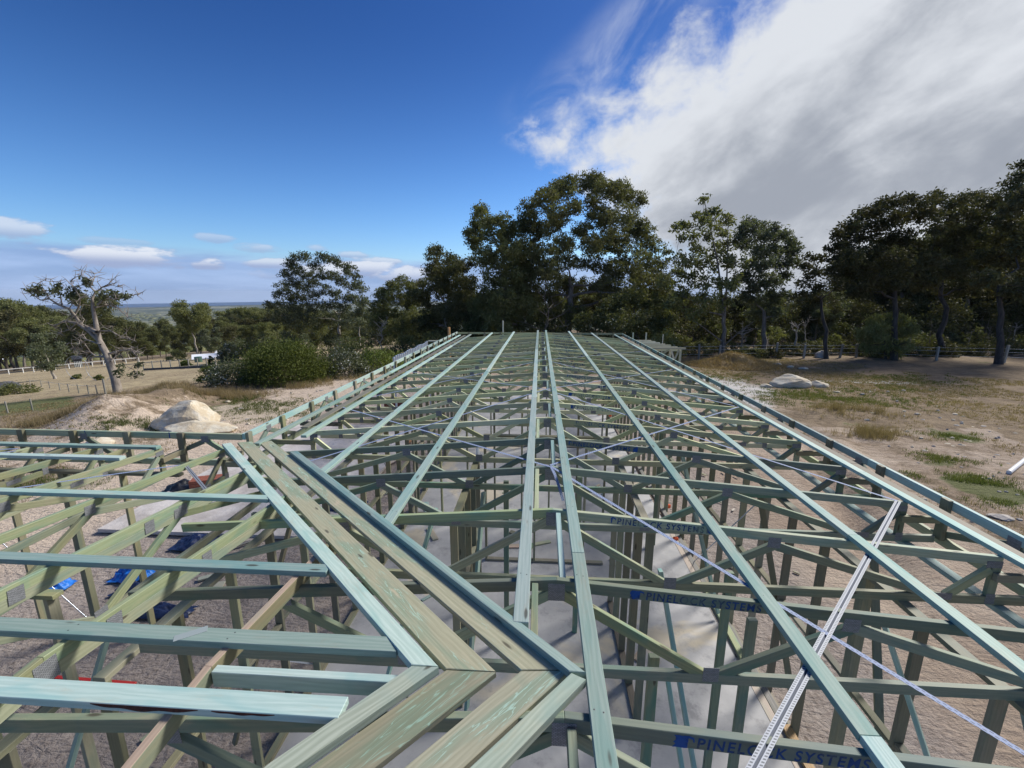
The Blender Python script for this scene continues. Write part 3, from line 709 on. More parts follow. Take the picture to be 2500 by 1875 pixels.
for (Y, x1, wd, lab, cuts) in (
        (1.478, -.945, .100, 'wide near wing batten with dark bark edge, lower left', ()),
        (1.825, -.815, .094, 'wing batten just beyond the wing ridge, with a stamped plate mark', (.52,)),
        (2.475, -1.50, .086, 'second wing batten beyond the wing ridge, pencil marked', (.62,)),
        (3.58, -2.62, .084, 'third wing batten beyond the wing ridge', (.45,)),
        (4.66, -5.19, .084, 'fourth wing batten, the shorter of the two stopping at the left', ()),
        (5.15, -4.50, .080, 'wing batten nearest the left parapet', ())):
    x1 = {4.66: -5.19, 5.15: -5.16}.get(Y, x1)
    t = batten('wing_batten', (-10.2, Y, wz(Y)), (x1, Y, wz(Y)), lab, wd, group=GWB, cuts=cuts)
    if Y == 1.478:     # waney edge with dark bark
        z0 = wz(Y); bk = simple('dark_red_bark', (.035, .010, .008), .9, 0, 40, (.085, .025, .015), 60, .004)
        for (xa, xb, amp) in ((-2.05, -1.56, 1.0), (-1.50, -1.22, .45)):
            V = []; F = []; n = 22
            for q in range(n + 1):
                u = q / n; x = xa + (xb - xa) * u; a = amp * math.sin(PI * u) ** .7 * (1 + .25 * math.sin(u * 17))
                V += [(x, Y - wd / 2 + .004 + .010 * a, z0 + .0009), (x, Y - wd / 2 - .0012, z0 - .001), (x, Y - wd / 2 - .0014, z0 - .004 - .020 * a)]
            F = [(3 * q + m_, 3 * q + 1 + m_, 3 * q + 4 + m_, 3 * q + 3 + m_) for q in range(n) for m_ in (0, 1)]
            poly('bark_edge', [Vector(v) for v in V], F, bk, t)
    if Y == 1.825:
        beam('plate_mark', (-1.98, Y - .04, wz(Y) + .0012), (-1.86, Y + .04, wz(Y) + .0012), .045, .001, simple('faint_plate_mark', (.28, .33, .33), .6), t, bev=.0003)
# ridge board along the wing ridge
solo(beam('ridge_board', (-1.675, YJ + .005, -.012), (-.72, YJ + .005, -.012), .044, .085, M['batten']), 'short level board on the wing ridge between the jack rafter and the V boards', 'ridge board')

# ------------------------------------------------------------------ valley boards (the V)
def board(name, c4, th, mat, lab, cat='valley board', group='boards forming the V'):
    a, b, c, d = [Vector(q) for q in c4]          # top face: a,b near end (L,R); c,d far end (R,L)
    mt = frame(a.lerp(b, .5), d.lerp(c, .5)); inv = mt.inverted()
    T = [inv @ q for q in (a, b, c, d)]; e = .003
    ctr = sum(T, Vector()) / 4
    def ins(q, k): v = (q - ctr); v2 = Vector((v.x - math.copysign(k, v.x), v.y - math.copysign(k, v.y), q.z)); return ctr * 0 + Vector((v2.x + ctr.x, v2.y + ctr.y, q.z))
    V = [ins(q, e) for q in T] + [q - Vector((0, 0, e)) for q in T] + [q - Vector((0, 0, th)) for q in T]
    F = [(0, 1, 2, 3)] + [(i + 4, (i + 1) % 4 + 4, (i + 1) % 4, i) for i in range(4)] + [(i + 8, (i + 1) % 4 + 8, (i + 1) % 4 + 4, i + 4) for i in range(4)] + [(11, 10, 9, 8)]
    o = poly(name, V, F, mat, None, mt)
    bm_ = o.data; bm_.validate()
    return solo(o, lab, cat, group)
def zA(p, side, lift): return -P_ * (max(p[1] - YJ, 0) if side == 'w' else abs(p[0])) + lift
def zB(p, side, lift): return -P_ * (abs(p[1] - YJ) if side == 'w' else abs(p[0])) + lift
def vboard(L0, R0, oL, oR, Lf, Rf, side, lift, th, mat, lab, low=False):
    f = zB if low else zA
    pts = [L0, R0, Rf, Lf]
    board('valley_board', [(p[0], p[1], f(p, side, lift)) for p in pts], th, mat, lab)
def along(p, d, s): return (p[0] + d[0] * s, p[1] + d[1] * s)
U = [(-.712, 1.690), (-.582, 1.695)]
vboard((-.712, 1.692), (-.582, 1.692), 0, 0, (-4.40, 5.30), (-4.325, 5.372), 'w', .046, .042, M['batten'], 'leftmost upper blue board of the V, rough edged', False)
vboard((-.552, 1.714), (-.312, 1.714), 0, 0, (-4.322, 5.49), (-4.165, 5.567), 'w', .014, .030, M['valley'], 'left brown board of the V pointing away, with mint green streaks')
vboard((-.196, 1.741), (.040, 1.747), 0, 0, (-4.02, 5.527), (-3.912, 5.617), 'm', .014, .030, M['valley'], 'right brown board of the V pointing away, dusty and scored')
vboard((.030, 1.700), (.108, 1.706), 0, 0, (-3.262, 4.988), (-3.165, 5.000), 'm', .050, .044, M['batten'], 'rightmost upper blue board of the V, straight and clean')
vboard((-1.83, .545), (-1.712, .565), 0, 0, (-.709, 1.686), (-.580, 1.688), 'w', .046, .042, M['vgrey'], 'lower left pale green board of the V with a round knot', True)
vboard((-1.80, .465), (-1.565, .465), 0, 0, (-.549, 1.709), (-.312, 1.710), 'w', .012, .030, M['valley'], 'lower brown board of the V with sawdust and mint streaks', True)
vboard((-1.45, .485), (-1.225, .485), 0, 0, (-.196, 1.737), (.038, 1.742), 'm', .012, .030, M['valley'], 'lower right brown board of the V, plain grained', True)
vboard((-1.08, .560), (-1.03, .445), 0, 0, (.040, 1.693), (.104, 1.668), 'm', .050, .044, M['vgrey'], 'lower right grey-green board of the V with swirling grain', True)

# nail heads where battens and boards are fixed
def nails(parent, pts):
    V = []; F = []
    for (x, y, z, r) in pts:
        b = len(V); V.append((x, y, z + .0016)); V += [(x + r * math.cos(a * PI / 3), y + r * math.sin(a * PI / 3), z + .0006) for a in range(6)]; F += [(b, b + 1 + i, b + 1 + (i + 1) % 6) for i in range(6)]
    q = poly('nail_heads', [Vector(v) for v in V], F, M['nail'], parent); q['kind'] = 'stuff'; return q
M['nail'] = simple('dull_nail_steel', (.07, .07, .075), .5, .5)
for o in list(bpy.data.objects):
    if o.name.startswith('roof_batten') and o.parent is None:
        X = o.location.x
        nails(o, [(X + dx, Y + dy, rz(X) + bt, .0042) for Y in YK[:9] for dx, dy in ((-.018, .006), (.020, -.005)) if Y > o.location.y + .1])
    if o.name.startswith('wing_batten') and o.parent is None:
        Y = o.location.y; xe = {0: -.95}.get(0)
        nails(o, [(X + dx, Y + dy, wz(Y) , .0042) for X in WX[:7] for dx, dy in ((-.006, -.020), (.005, .022)) if X < {1: -1.0}.get(1, 0) and X < (-5.2 if Y > 4.5 else -3.4 if Y > 3 else -1.6)])
# ------------------------------------------------------------------ ridge noggins
for k in range(0, 16):
    X = .045 if k % 2 == 1 else -.135
    if k == 0: X = -.135
    ya = YK[k] + TW / 2 + .004; yb = YK[k + 1] - TW / 2 - .004
    t = beam('ridge_noggin', (X, ya, -.052), (X, yb, -.020), .040, .07, M['batten'] if k % 2 else M['truss'])
    solo(t, 'short timber noggin at the ridge between the %s and %s trusses' % (ORD[k], ORD[k + 1]), 'noggin', 'noggins along the ridge')
t = beam('ridge_noggin', (.03, 1.12, -.075), (.03, YK[0] - .03, -.035), .040, .07, M['truss'])
solo(t, 'split noggin at the bottom edge, in front of the nearest truss', 'noggin', 'noggins along the ridge')

# ------------------------------------------------------------------ metal straps
def strap(pts, lab, wd=.030, side=1):
    V = []; F = []; pts = [Vector(p) for p in pts]; fr = frame(pts[0], pts[-1]); inv = fr.inverted(); L = [inv @ p for p in pts]
    for i, p in enumerate(L): V += [(p.x, -wd / 2, p.z), (p.x, wd / 2, p.z), (p.x, wd / 2, p.z + .0011), (p.x, -wd / 2, p.z + .0011)]
    for i in range(len(L) - 1):
        a = 4 * i; b = a + 4
        F += [(a + j, a + (j + 1) % 4, b + (j + 1) % 4, b + j)[::-1] for j in range(4)]
    o = poly('bracing_strap', V, F, M['strap'], None, fr)
    return solo(o, lab, 'metal strap', 'flat steel bracing straps')
def sag(a, b, n=14, s=.012, lift=.0025):
    a = Vector(a); b = Vector(b); out = []
    for i in range(n + 1):
        u = i / n; p = a.lerp(b, u); p.z = max(rz(p.x) + lift - s * math.sin(u * PI * 9) ** 2 * .0 + 0, -9); out.append(p)
    return out
Y3, Y7 = YK[3], YK[7]
strap(sag((.0, Y3, 0), (2.45, .95, 0)), 'perforated bluish strap from the ridge down to the lower right corner')
strap(sag((.0, Y3 + .02, 0), (3.50, 7.86, 0)), 'bright strap from the ridge to the right eave beyond the second batten')
strap(sag((.0, Y3 - .02, 0), (-3.90, 7.60, 0)), 'blue strap from the near ridge joint to the left eave')
strap(sag((-.02, Y7, 0), (-2.98, 4.62, 0)), 'blue strap from the V boards up to the second ridge joint')
strap(sag((.0, Y7, 0), (3.46, 4.22, 0)), 'perforated strap from the second ridge joint to the head of the silver brace')
strap(sag((.0, Y7 + .03, 0), (3.45, 11.7, 0)), 'thin bright strap in the far half, right of the ridge')
strap(sag((-.0, Y7 + .03, 0), (-3.9, 11.3, 0)), 'thin blue strap in the far half, left of the ridge')
strap(sag((-3.5, 8.1, 0), (-.1, 11.3, 0)), 'thin blue strap crossing left of the ridge to the third ridge joint')
strap(sag((3.45, 7.9, 0), (.1, 11.3, 0)), 'thin strap crossing in the far half, right of the ridge')
strap(sag((.0, 11.4, 0), (3.4, 15.3, 0)), 'farthest strap right of the ridge')
strap(sag((.0, 11.4, 0), (-3.6, 15.0, 0)), 'farthest strap left of the ridge')
def wsag(a, b, n=10): 
    a = Vector(a); b = Vector(b); return [Vector((*a.lerp(b, i / n).xy, -P_ * abs(a.lerp(b, i / n).y - YJ) + .003)) for i in range(n + 1)]
strap(wsag((-6.9, 4.9, 0), (-9.4, 3.0, 0)), 'blue strap on the left wing near the picture edge')
strap(wsag((-7.0, 5.0, 0), (-9.6, 4.3, 0)), 'second strap on the left wing, nearer the parapet')
pa = onY(378, 1150, 4.35); pb = onY(120, 1190, 3.9)
strap([(-4.36, 4.62, -.26), (-4.9, 4.1, -.215), (-5.6, 3.55, -.17), (-6.2, 3.1, -.13)], 'thin strap sagging from the dangling steel angle on the left wing')
# dangling curled strap end at the ridge
q = [(.01, Y3 - .03, .004), (.045, Y3 - .16, -.02), (.085, Y3 - .32, -.09), (.115, Y3 - .44, -.16)]
strap(q, 'free strap end hanging below the ridge joint', .028)
# folded steel angle brace
def angle_brace(a, b, lab, wd=.046):
    a = Vector(a); b = Vector(b); fr = frame(a, b); L = (b - a).length; t = .0012; h = .016
    prof = [(-wd / 2, 0), (-wd * .13, 0), (0, -h), (wd * .13, 0), (wd / 2, 0)]
    V = []; F = []; n = 2
    for x in (0, L):
        V += [(x, y, z) for y, z in prof] + [(x, y, z - t) for y, z in prof]
    for i in range(4): F += [(i, i + 1, 11 + i, 10 + i)[::-1], (5 + i, 15 + i, 16 + i, 6 + i)[::-1]]
    F += [(0, 10, 15, 5), (4, 9, 19, 14)]
    return solo(poly('angle_brace', V, F, M['strap2'], None, fr), lab, 'steel brace')
m, g, b, o = newmat('bright_punched_steel'); tc = g.n('ShaderNodeTexCoord').outputs['Object']; sp = g.n('ShaderNodeSeparateXYZ'); g.l(tc, sp.inputs[0])
fx = g.m('FRACT', g.m('ADD', g.m('MULTIPLY', sp.outputs[0], 55), g.m('MULTIPLY', sp.outputs[1], 30)))
ay = g.m('ABSOLUTE', sp.outputs[1])
hole = g.m('MULTIPLY', g.ss(g.m('ABSOLUTE', g.m('SUBTRACT', fx, .5)), .30, .20), g.m('MULTIPLY', g.ss(ay, .009, .012), g.ss(ay, .022, .019)))
g.l(g.mix(hole, (.30, .325, .37), (.05, .065, .085)), b.inputs['Base Color']); b.inputs['Roughness'].default_value = .5; b.inputs['Metallic'].default_value = .1
M['strap2'] = m
A = Vector((3.46, 4.215, rz(3.46) + .004)); Bq = Vector((.30, .955, rz(.30) + .004))
angle_brace(A, Bq, 'shiny perforated steel angle crossing the battens at lower right')
angle_brace((-4.36, 4.62, -.252), (-3.75, 4.20, -.40), 'short dark steel angle dangling on the left wing', .04)

# ------------------------------------------------------------------ parapets
def post(name, p, zt, zb, w_, d_, mat, parent):
    return beam(name, (p[0], p[1], zb), (p[0], p[1], zt), w_, d_, mat, parent, False, up=Vector((1, 0, 0)))
def parapet(a, b, zt, blocks, lab, inward, nodes=True, drop=.40):
    """a,b plan ends; inward = unit vector to the roof side"""
    a = Vector((*a, zt)); b = Vector((*b, zt)); iv = Vector((*inward, 0)); d = (b - a).normalized()
    t = thing('parapet_frame', (a.x, a.y, zt - drop), lab, 'parapet frame')
    L = (b - a).length; n = max(1, int(L / 3.6))
    for i in range(n):
        p = a.lerp(b, i / n); q_ = a.lerp(b, (i + 1) / n) - d * .003
        beam('top_rail', p, q_, .042, .088, M['batten'] if abs(iv.x) > .5 else M['truss'], t)
        beam('bottom_rail', p - Vector((0, 0, drop)), q_ - Vector((0, 0, drop)), .042, .088, M['truss'], t)
    for s in blocks:
        p = a + d * s + iv * .0435
        beam('block', (p.x, p.y, zt - .42), (p.x, p.y, zt + .012), .045, .09, M['stud'], t, False, up=(d if abs(d.x) < .5 else Vector((1, 0, 0))))
    if nodes:
        k = 0; s = .55
        while s < L - 1:
            top_ = a + d * s; lo = a + d * (s + .75) - Vector((0, 0, drop - .01)); lo2 = a + d * (s - .5) - Vector((0, 0, drop - .01)); tt = top_ - Vector((0, 0, .092))
            beam('diagonal', tt + d * .04, lo, .036, .066, M['truss2'], t)
            beam('diagonal', lo2, tt - d * .04, .036, .066, M['truss2'], t)
            pm = frame(top_, top_ + d); 
            mw = pm.copy(); c = top_ + iv * .0222 - Vector((0, 0, .085)); 
            sgn = 1 if (pm.to_3x3() @ Vector((0, -1, 0))).dot(iv) > 0 else -1
            mw = (Matrix.Translation(c) @ pm.to_3x3().to_4x4() @ (Matrix.Identity(4) if sgn > 0 else Matrix.Rotation(PI, 4, 'Z')))
            link('nail_plate', platemesh(.11, .095), None, t, mw)
            s += 1.85; k += 1
    return t
PRX, PRZ = 3.96, -.25
ys = [onX(px, py, PRX).y for px, py in ((2324, 1219), (2161, 1138), (2034, 1076), (1941, 1028))]
st0 = ys[0]; bl = [st0 - .92, st0, ys[1], ys[2], ys[3]]
while bl[-1] < 21: bl.append(bl[-1] + .9)
Y0P = 1.2; bl = [y - Y0P for y in bl if y - Y0P > .1]
parapet((PRX, Y0P), (PRX, 21.75), PRZ, bl, 'long parapet frame along the right edge of the roof with square blocks', (-1, 0))
PLX, PLZ = -4.30, -.20
c0 = onX(593, 1057, PLX); yl = [onX(px, py, PLX).y for px, py in ((600, 1063), (683, 1014), (755, 982), (813, 954), (862, 931), (904, 910))]
bl = [y - c0.y for y in yl]; y = yl[-1]
bl[0] = .06
while y < 21: y += .9; bl.append(y - c0.y)
parapet((PLX, c0.y), (PLX, 21.75), PLZ, bl, 'long parapet frame along the left edge of the roof with square blocks', (1, 0))
YW = c0.y + .02; zw = onY(300, 1053, YW).z
bx = [onY(px, 1055, YW).x for px in (446, 315, 185, 60)]
a0 = (PLX - .03, YW); bl = [abs(x - a0[0]) for x in bx] + [abs(bx[-1] - .85 - a0[0]), abs(bx[-1] - 1.7 - a0[0])]
tw = parapet(a0, (-11.5, YW), zw, bl, 'parapet frame at the far side of the left wing, blue paint dabs on its rail', (0, -1))
for px in (212, 416):
    p = onY(px, 1058, YW); link('paint_dab', SM[0], None, tw, Matrix.Translation((p.x, YW - .0225, zw - .04)) @ Matrix.Rotation(PI / 2, 4, 'X') @ Matrix.Scale(.30, 4, Vector((1, 0, 0))) @ Matrix.Scale(1.5, 4, Vector((0, 1, 0))))
parapet((PLX - .0, 21.78), (PRX + .02, 21.78), -.232, [.6 + .8 * i for i in range(10)], 'parapet frame closing the far end of the roof', (0, -1), False)
# gutter boards
def gboard(x0, y0, y1, z, wd, lab):
    t = thing('gutter_board', (x0, y0, z), lab, 'gutter board')
    n = int((y1 - y0) / 4.2) + 1
    for i in range(n):
        a = y0 + (y1 - y0) * i / n; b_ = y0 + (y1 - y0) * (i + 1) / n - .004
        beam('board_length', (x0 + (.004 if i % 2 else 0), a, z), (x0, b_, z), wd, .018, M['valley2'], t)
    return t
M['valley2'] = timber('brown_gutter_board', (.15, .135, .095), (.24, .215, .15), (.16, .19, .13), ring=.3)
gboard(3.735, 1.4, 20.8, rz(3.53) - .02, .14, 'long brown gutter board between the outer batten and the right parapet')
gboard(-3.75, 6.2, 20.8, rz(3.6) + .004, .12, 'narrow brown gutter board between the two outer left battens')
# wall plate / outer beam below the right eave
t = thing('eave_beam', (3.62, 1.2, -.80), 'blue-green beam running low under the right eave', 'beam')
for i in range(5): beam('beam_length', (3.62, 1.2 + 3.9 * i, -.722), (3.62, 1.2 + 3.9 * (i + 1) - .004, -.722), .085, .045, M['batten'], t)

# ------------------------------------------------------------------ stud walls
def stud_wall(a, b, zt, zb, sp, lab, mat=None, noggin=True, brace=True, sw=.09, double=(), phase=0.0):
    a = Vector((*a, 0)); b = Vector((*b, 0)); d = (b - a).normalized(); L = (b - a).length
    t = thing('stud_wall', (a.x, a.y, zb), lab, 'stud wall', 'timber stud walls under the roof'); mat = mat or M['stud']
    beam('top_plate', a + Vector((0, 0, zt)), b + Vector((0, 0, zt)), .088, .04, mat, t)
    beam('bottom_plate', a + Vector((0, 0, zb + .04)), b + Vector((0, 0, zb + .04)), .088, .038, M['valley2'], t)
    s = .022 + phase; i = 0
    while s < L:
        p = a + d * s
        beam('stud', (p.x, p.y, zb + .041), (p.x, p.y, zt - .041), sw - .004, .038 if i not in double else .085, mat, t, False, up=d)
        s += sp; i += 1
    if noggin:
        z = (zt + zb) / 2 + .1; s = .022 + phase; i = 0
        while s + sp < L:
            if i % 1 == 0:
                p = a + d * (s + .023); q_ = a + d * (s + sp - .023); dz = .02 if i % 2 else -.02
                beam('noggin', (p.x, p.y, z + dz), (q_.x, q_.y, z + dz), .07, .036, mat, t, False)
            s += sp; i += 1
    if brace:
        n = d.cross(Vector((0, 0, 1))); s = .4
        while s + 2.2 < L:
            p = a + d * s - n * .049; q_ = a + d * (s + 2.1) - n * .049
            beam('steel_brace', (p.x, p.y, zt - .1), (q_.x, q_.y, zb + .1), .020, .003, M['steel'], t, False, bev=.0006, up=n)
            s += 4.4
    return t
stud_wall((2.88, .6), (2.88, 21.0), -.713, SZ - .12, .585, 'outer stud wall along the right side standing beyond the slab edge', double=(5,), phase=.14)
stud_wall((-2.99, 2.2), (-2.99, 21.0), -.713, SZ, .6, 'outer stud wall along the left side of the long slab')
stud_wall((1.08, 4.25), (1.08, 6.3), -.713, SZ, .50, 'inner stud wall right of the ridge with thick packed studs', sw=.09, double=(1,), noggin=False)
stud_wall((-1.05, 4.3), (-1.05, 6.3), -.713, SZ, .45, 'inner stud wall left of the ridge')
stud_wall((-2.9, 8.9), (2.8, 8.9), -.713, SZ, .6, 'cross wall of studs in the middle of the slab', brace=False)
stud_wall((-1.1, 7.3), (1.1, 7.3), -.713, SZ, .9, 'short cross wall under the ridge', noggin=False)
stud_wall((-2.9, 13.5), (2.8, 13.5), -.713, SZ, .6, 'cross wall of studs in the far part of the slab', brace=False)
stud_wall((1.05, 1.84), (3.3, 1.84), -.745, SZ, .5, 'cross wall at the bottom right with a pale top plate', mat=M['batten'], noggin=False, brace=False)
stud_wall((-9.6, 5.35), (-5.1, 5.35), -.713, GZ + .05, .9, 'outer stud wall on the far side of the left wing', noggin=False, double=(1, 3))
stud_wall((-3.1, -1.0), (-3.1, 2.1), -.713, GZ + .05, .55, 'stud wall across the near part of the left wing')
stud_wall((-9.0, 2.95), (-4.15, 2.95), -.713, GZ + .05, .95, 'inner stud wall of the left wing over bare sand', noggin=False, double=(0, 4))
stud_wall((-5.2, .2), (-1.6, .2), -.713, GZ + .05, .45, 'near stud wall of the left wing at the bottom left', noggin=False, brace=False)
for (X, Y) in ((.70, 2.62), (1.55, 3.02), (1.62, 3.6), (-.55, 5.4), (.45, 5.6), (2.2, 8.0)):
    solo(post('prop_post', (X, Y), -.715, SZ, .045, .07, M['truss2'], None), 'lone green post standing on the slab %s' % {.70: 'just behind the nearest truss', 1.55: 'between the inner wall and the blue strap', 1.62: 'beside the diagonal blue board', -.55: 'left of the ridge', .45: 'right of the ridge', 2.2: 'towards the right wall'}[X], 'post', 'loose posts on the slab')

# temporary diagonal boards under the roof
def plank(p0, p1, wd, th, mat, lab, up=Vector((0, 0, 1)), cat='plank', group=None):
    return solo(beam('loose_plank', p0, p1, wd, th, mat, up=up), lab, cat, group)
plank((1.02, 3.6, -.72), (1.42, 2.75, -3.15), .11, .035, M['batten'], 'pale blue board leaning diagonally from wall top to slab right of the ridge', up=Vector((1, 0, .3)))
plank((.86, 2.75, -1.0), (1.20, 2.0, -3.15), .085, .03, M['batten'], 'shorter pale board leaning beside the packed studs', up=Vector((1, 0, .3)))
plank((-.80, 5.1, -.74), (-.92, 4.2, -3.1), .13, .035, M['batten'], 'pale blue board leaning down left of the ridge', up=Vector((1, 0, .3)))
plank((-1.3, 4.6, -.72), (-1.9, 3.7, -3.0), .07, .035, M['batten'], 'thin pale board sloping down behind the V boards', up=Vector((1, 0, .3)))
for k, (x, y, z, x2, y2, z2) in enumerate(((2.6, 3.1, -.75, 3.3, 2.6, -2.9), (2.75, 5.4, -.75, 2.95, 4.4, -3.1), (3.0, 2.5, -.74, 2.96, 1.3, -3.0), (3.3, 4.2, -.75, 2.96, 3.2, -2.6), (2.2, 6.8, -.75, 2.7, 6.0, -3.1), (-3.0, 4.5, -.75, -3.5, 3.7, -3.2), (-3.6, 2.9, -.75, -4.1, 2.1, -3.2))):
    plank((x, y, z), (x2, y2, z2), .068, .033, M['batten'] if k % 2 == 0 else M['stud'], ['raking prop outside the right wall near the bottom edge', 'raking prop inside the right wall', 'raking prop at the lower right corner', 'raking prop under the silver brace',
          'raking prop farther along the right wall', 'raking prop left of the V boards', 'pale raking prop at the lower left'][k], cat='prop', group='raking props')

# bottom form planks along the slab edge
for i, (x, y0, y1, m_, wd, lab) in enumerate(((2.70, 1.6, 9.0, 'pale', .10, 'inner form plank along the right slab edge'), (2.80, 2.2, 12.0, 'grey', .09, 'outer form plank along the right slab edge'),
                                              (2.73, 5.2, 6.7, 'truss', .09, 'short green offcut lying on the form planks'), (2.79, 3.75, 4.3, 'fresh', .10, 'small reddish offcut on the form planks'))):
    solo(beam('form_plank', (x, y0, SZ + (.005 if i < 2 else .05)), (x + .02 * (i == 2), y1, SZ + (.005 if i < 2 else .05)), wd, .04, M[m_]), lab, 'plank', 'planks by the slab edge')

# loose timber, offcuts and litter on the slab
GL = 'loose offcuts on the floor'
rr = random.Random(5)
def flat(px, py, z, L, ang, wd, th, mat, lab, cat='offcut', name='offcut', group=GL):
    p = onZ(px, py, z); d = Vector((math.cos(ang), math.sin(ang), 0)) * L / 2
    return solo(beam(name, (p.x - d.x, p.y - d.y, z + th), (p.x + d.x, p.y + d.y, z + th), wd, th, M[mat]), lab, cat, group)
flat(800, 1110, GZ + .03, 2.9, 1.45, .10, .045, 'fresh', 'orange timber length in the stack under the left roof, left one', 'plank', 'stacked_timber')
flat(835, 1110, GZ + .03, 2.7, 1.5, .10, .06, 'fresh', 'orange timber length in the stack under the left roof, right one', 'plank', 'stacked_timber')
flat(990, 1085, SZ - .1, .9, 1.3, .09, .04, 'fresh', 'small stack of orange offcuts beyond the timber stack')
flat(1018, 1082, SZ - .1, .9, 1.35, .09, .05, 'pale', 'pale offcut beside the small orange stack')
flat(910, 1147, SZ - .08, .45, .1, .3, .02, 'batten', 'small blue-grey board lying left of the slab')
flat(960, 1128, SZ - .1, 2.2, 1.2, .06, .03, 'pale', 'thin pale lath lying beside the slab')
flat(1042, 1240, SZ, .5, 1.9, .12, .03, 'batten', 'pale blue offcut on the slab left of the ridge')
flat(1055, 1305, SZ, .5, 2.1, .12, .035, 'pale', 'brown offcut under the second truss left of the ridge')
flat(1310, 1330, SZ, .6, .4, .09, .03, 'truss', 'green offcut under the ridge')
flat(1290, 1345, SZ, .4, 1.2, .09, .06, 'truss', 'short green offcut in the heap under the ridge')
flat(1270, 1310, SZ, .5, -.5, .10, .05, 'stud', 'dark offcut in the heap under the ridge')
flat(1255, 1335, SZ, .35, .1, .12, .03, 'pale', 'pale offcut in the heap under the ridge')
flat(520, 1432, GZ + .03, .35, .3, .2, .02, 'postpale', 'pale square offcut on the sand under the left wing')
flat(508, 1410, GZ + .03, .3, .6, .1, .03, 'postpale', 'small pale block on the sand under the left wing')
flat(575, 1325, GZ + .03, 1.6, .55, .14, .02, 'pale', 'flat pale board on the sand under the left wing')
flat(560, 1340, GZ + .05, 1.2, .75, .06, .03, 'grey', 'grey lath on the sand under the left wing')
flat(1560, 1600, SZ, .25, .9, .08, .03, 'pale', 'tiny offcut by the inner wall')
for i in range(26):
    x = rr.uniform(-2.6, 2.4); y = rr.uniform(3.2, 15)
    solo(beam('wood_scrap', (x, y, SZ + .02), (x + rr.uniform(-.25, .25), y + rr.uniform(.05, .3), SZ + .02), rr.uniform(.03, .08), .02, M[rr.choice(['pale', 'truss', 'batten', 'grey'])]), 'small wood scrap lying on the grey slab', 'wood scrap', 'wood scraps strewn on the slab')

for i in range(40):
    x = rr.uniform(3.1, 5.6) if i % 2 else rr.uniform(-9, -3.3); y = rr.uniform(1.5, 14)
    solo(beam('wood_scrap', (x, y, GZ + .035), (x + rr.uniform(-.2, .2), y + rr.uniform(.05, .22), GZ + .04), rr.uniform(.02, .06), .018, M[rr.choice(['pale', 'truss', 'grey', 'stud'])]), 'small wood scrap lying on the bare sand beside the slab', 'wood scrap', 'wood scraps strewn on the sand')
# brick stack, tarps, bags
def brick_stack(px, py, z, nx, ny, nz, lab, ang=.5):
    p = onZ(px, py, z + .2); t = thing('brick_stack', (p.x, p.y, z), lab, 'brick stack', None, ang)
    Rm = Matrix.Translation(p * 1.0) ; Rm = Matrix.Translation((p.x, p.y, z)) @ Matrix.Rotation(ang, 4, 'Z')
    for k in range(nz):
        for i in range(nx):
            for j in range(ny):
                a = Rm @ Vector((i * .24 - nx * .12, j * .118, .002 + (k + 1) * .083)); b_ = Rm @ Vector((i * .24 + .23 - nx * .12, j * .118, .002 + (k + 1) * .083))
                beam('brick', a, b_, .11, .076, M['brick'], t, bev=.004)
    return t
brick_stack(505, 1190, GZ + .03, 3, 3, 5, 'small stack of red bricks beside black plastic under the left wing', .35)
brick_stack(965, 990, GZ + .03, 4, 3, 6, 'stack of dark red bricks far under the left half of the roof', .05)
def crumple(name, px, py, z, rx, ry, h, mat, lab, seed, cat='plastic sheet'):
    p = onZ(px, py, z); n = 26; V = []; F = []
    for i in range(n + 1):
        for j in range(n + 1):
            u = i / n * 2 - 1; v = j / n * 2 - 1; e = max(0, 1 - (u * u + v * v)) ** .5
            rg = 1 + .25 * float(vn(i, j, 4, seed))
            x = u * rx * rg; y = v * ry * rg
            zz = h * (e * (.5 + 1.1 * float(vn(i, j, 5, seed + 1)) + .9 * abs(float(vn(i, j, 2.2, seed + 2)))) ) + .01
            V.append((x, y, max(zz, .006)))
    for i in range(n):
        for j in range(n): a = i * (n + 1) + j; F.append((a, a + n + 1, a + n + 2, a + 1))
    return solo(poly(name, V, F, mat, None, Matrix.Translation((p.x, p.y, z)), True), lab, cat)
crumple('plastic_sheet', 470, 1195, GZ + .03, .7, .4, .28, M['black'], 'heap of black plastic in front of the brick stack', 1)
crumple('tarpaulin', 325, 1405, GZ + .03, .30, .22, .24, M['bluetarp'], 'crumpled bright blue tarpaulin under the left wing, right one', 2, 'tarpaulin')
crumple('tarpaulin', 130, 1435, GZ + .03, .26, .20, .20, M['bluetarp'], 'crumpled bright blue tarpaulin under the left wing, left one', 3, 'tarpaulin')
crumple('plastic_sheet', 335, 1440, GZ + .03, .35, .2, .14, M['navytarp'], 'dark blue plastic beside the blue tarpaulin', 4)
crumple('plastic_sheet', 400, 1495, GZ + .03, .45, .16, .10, M['navytarp'], 'dark crumpled plastic strips on the sand under the left wing', 5)
crumple('plastic_sheet', 480, 1325, GZ + .03, .4, .3, .14, M['navytarp'], 'navy plastic sheet beyond the jack rafters', 6)
crumple('plastic_sheet', 840, 1240, GZ + .04, .45, .35, .3, M['navytarp'], 'dark blue sheet seen between the brown boards', 7)
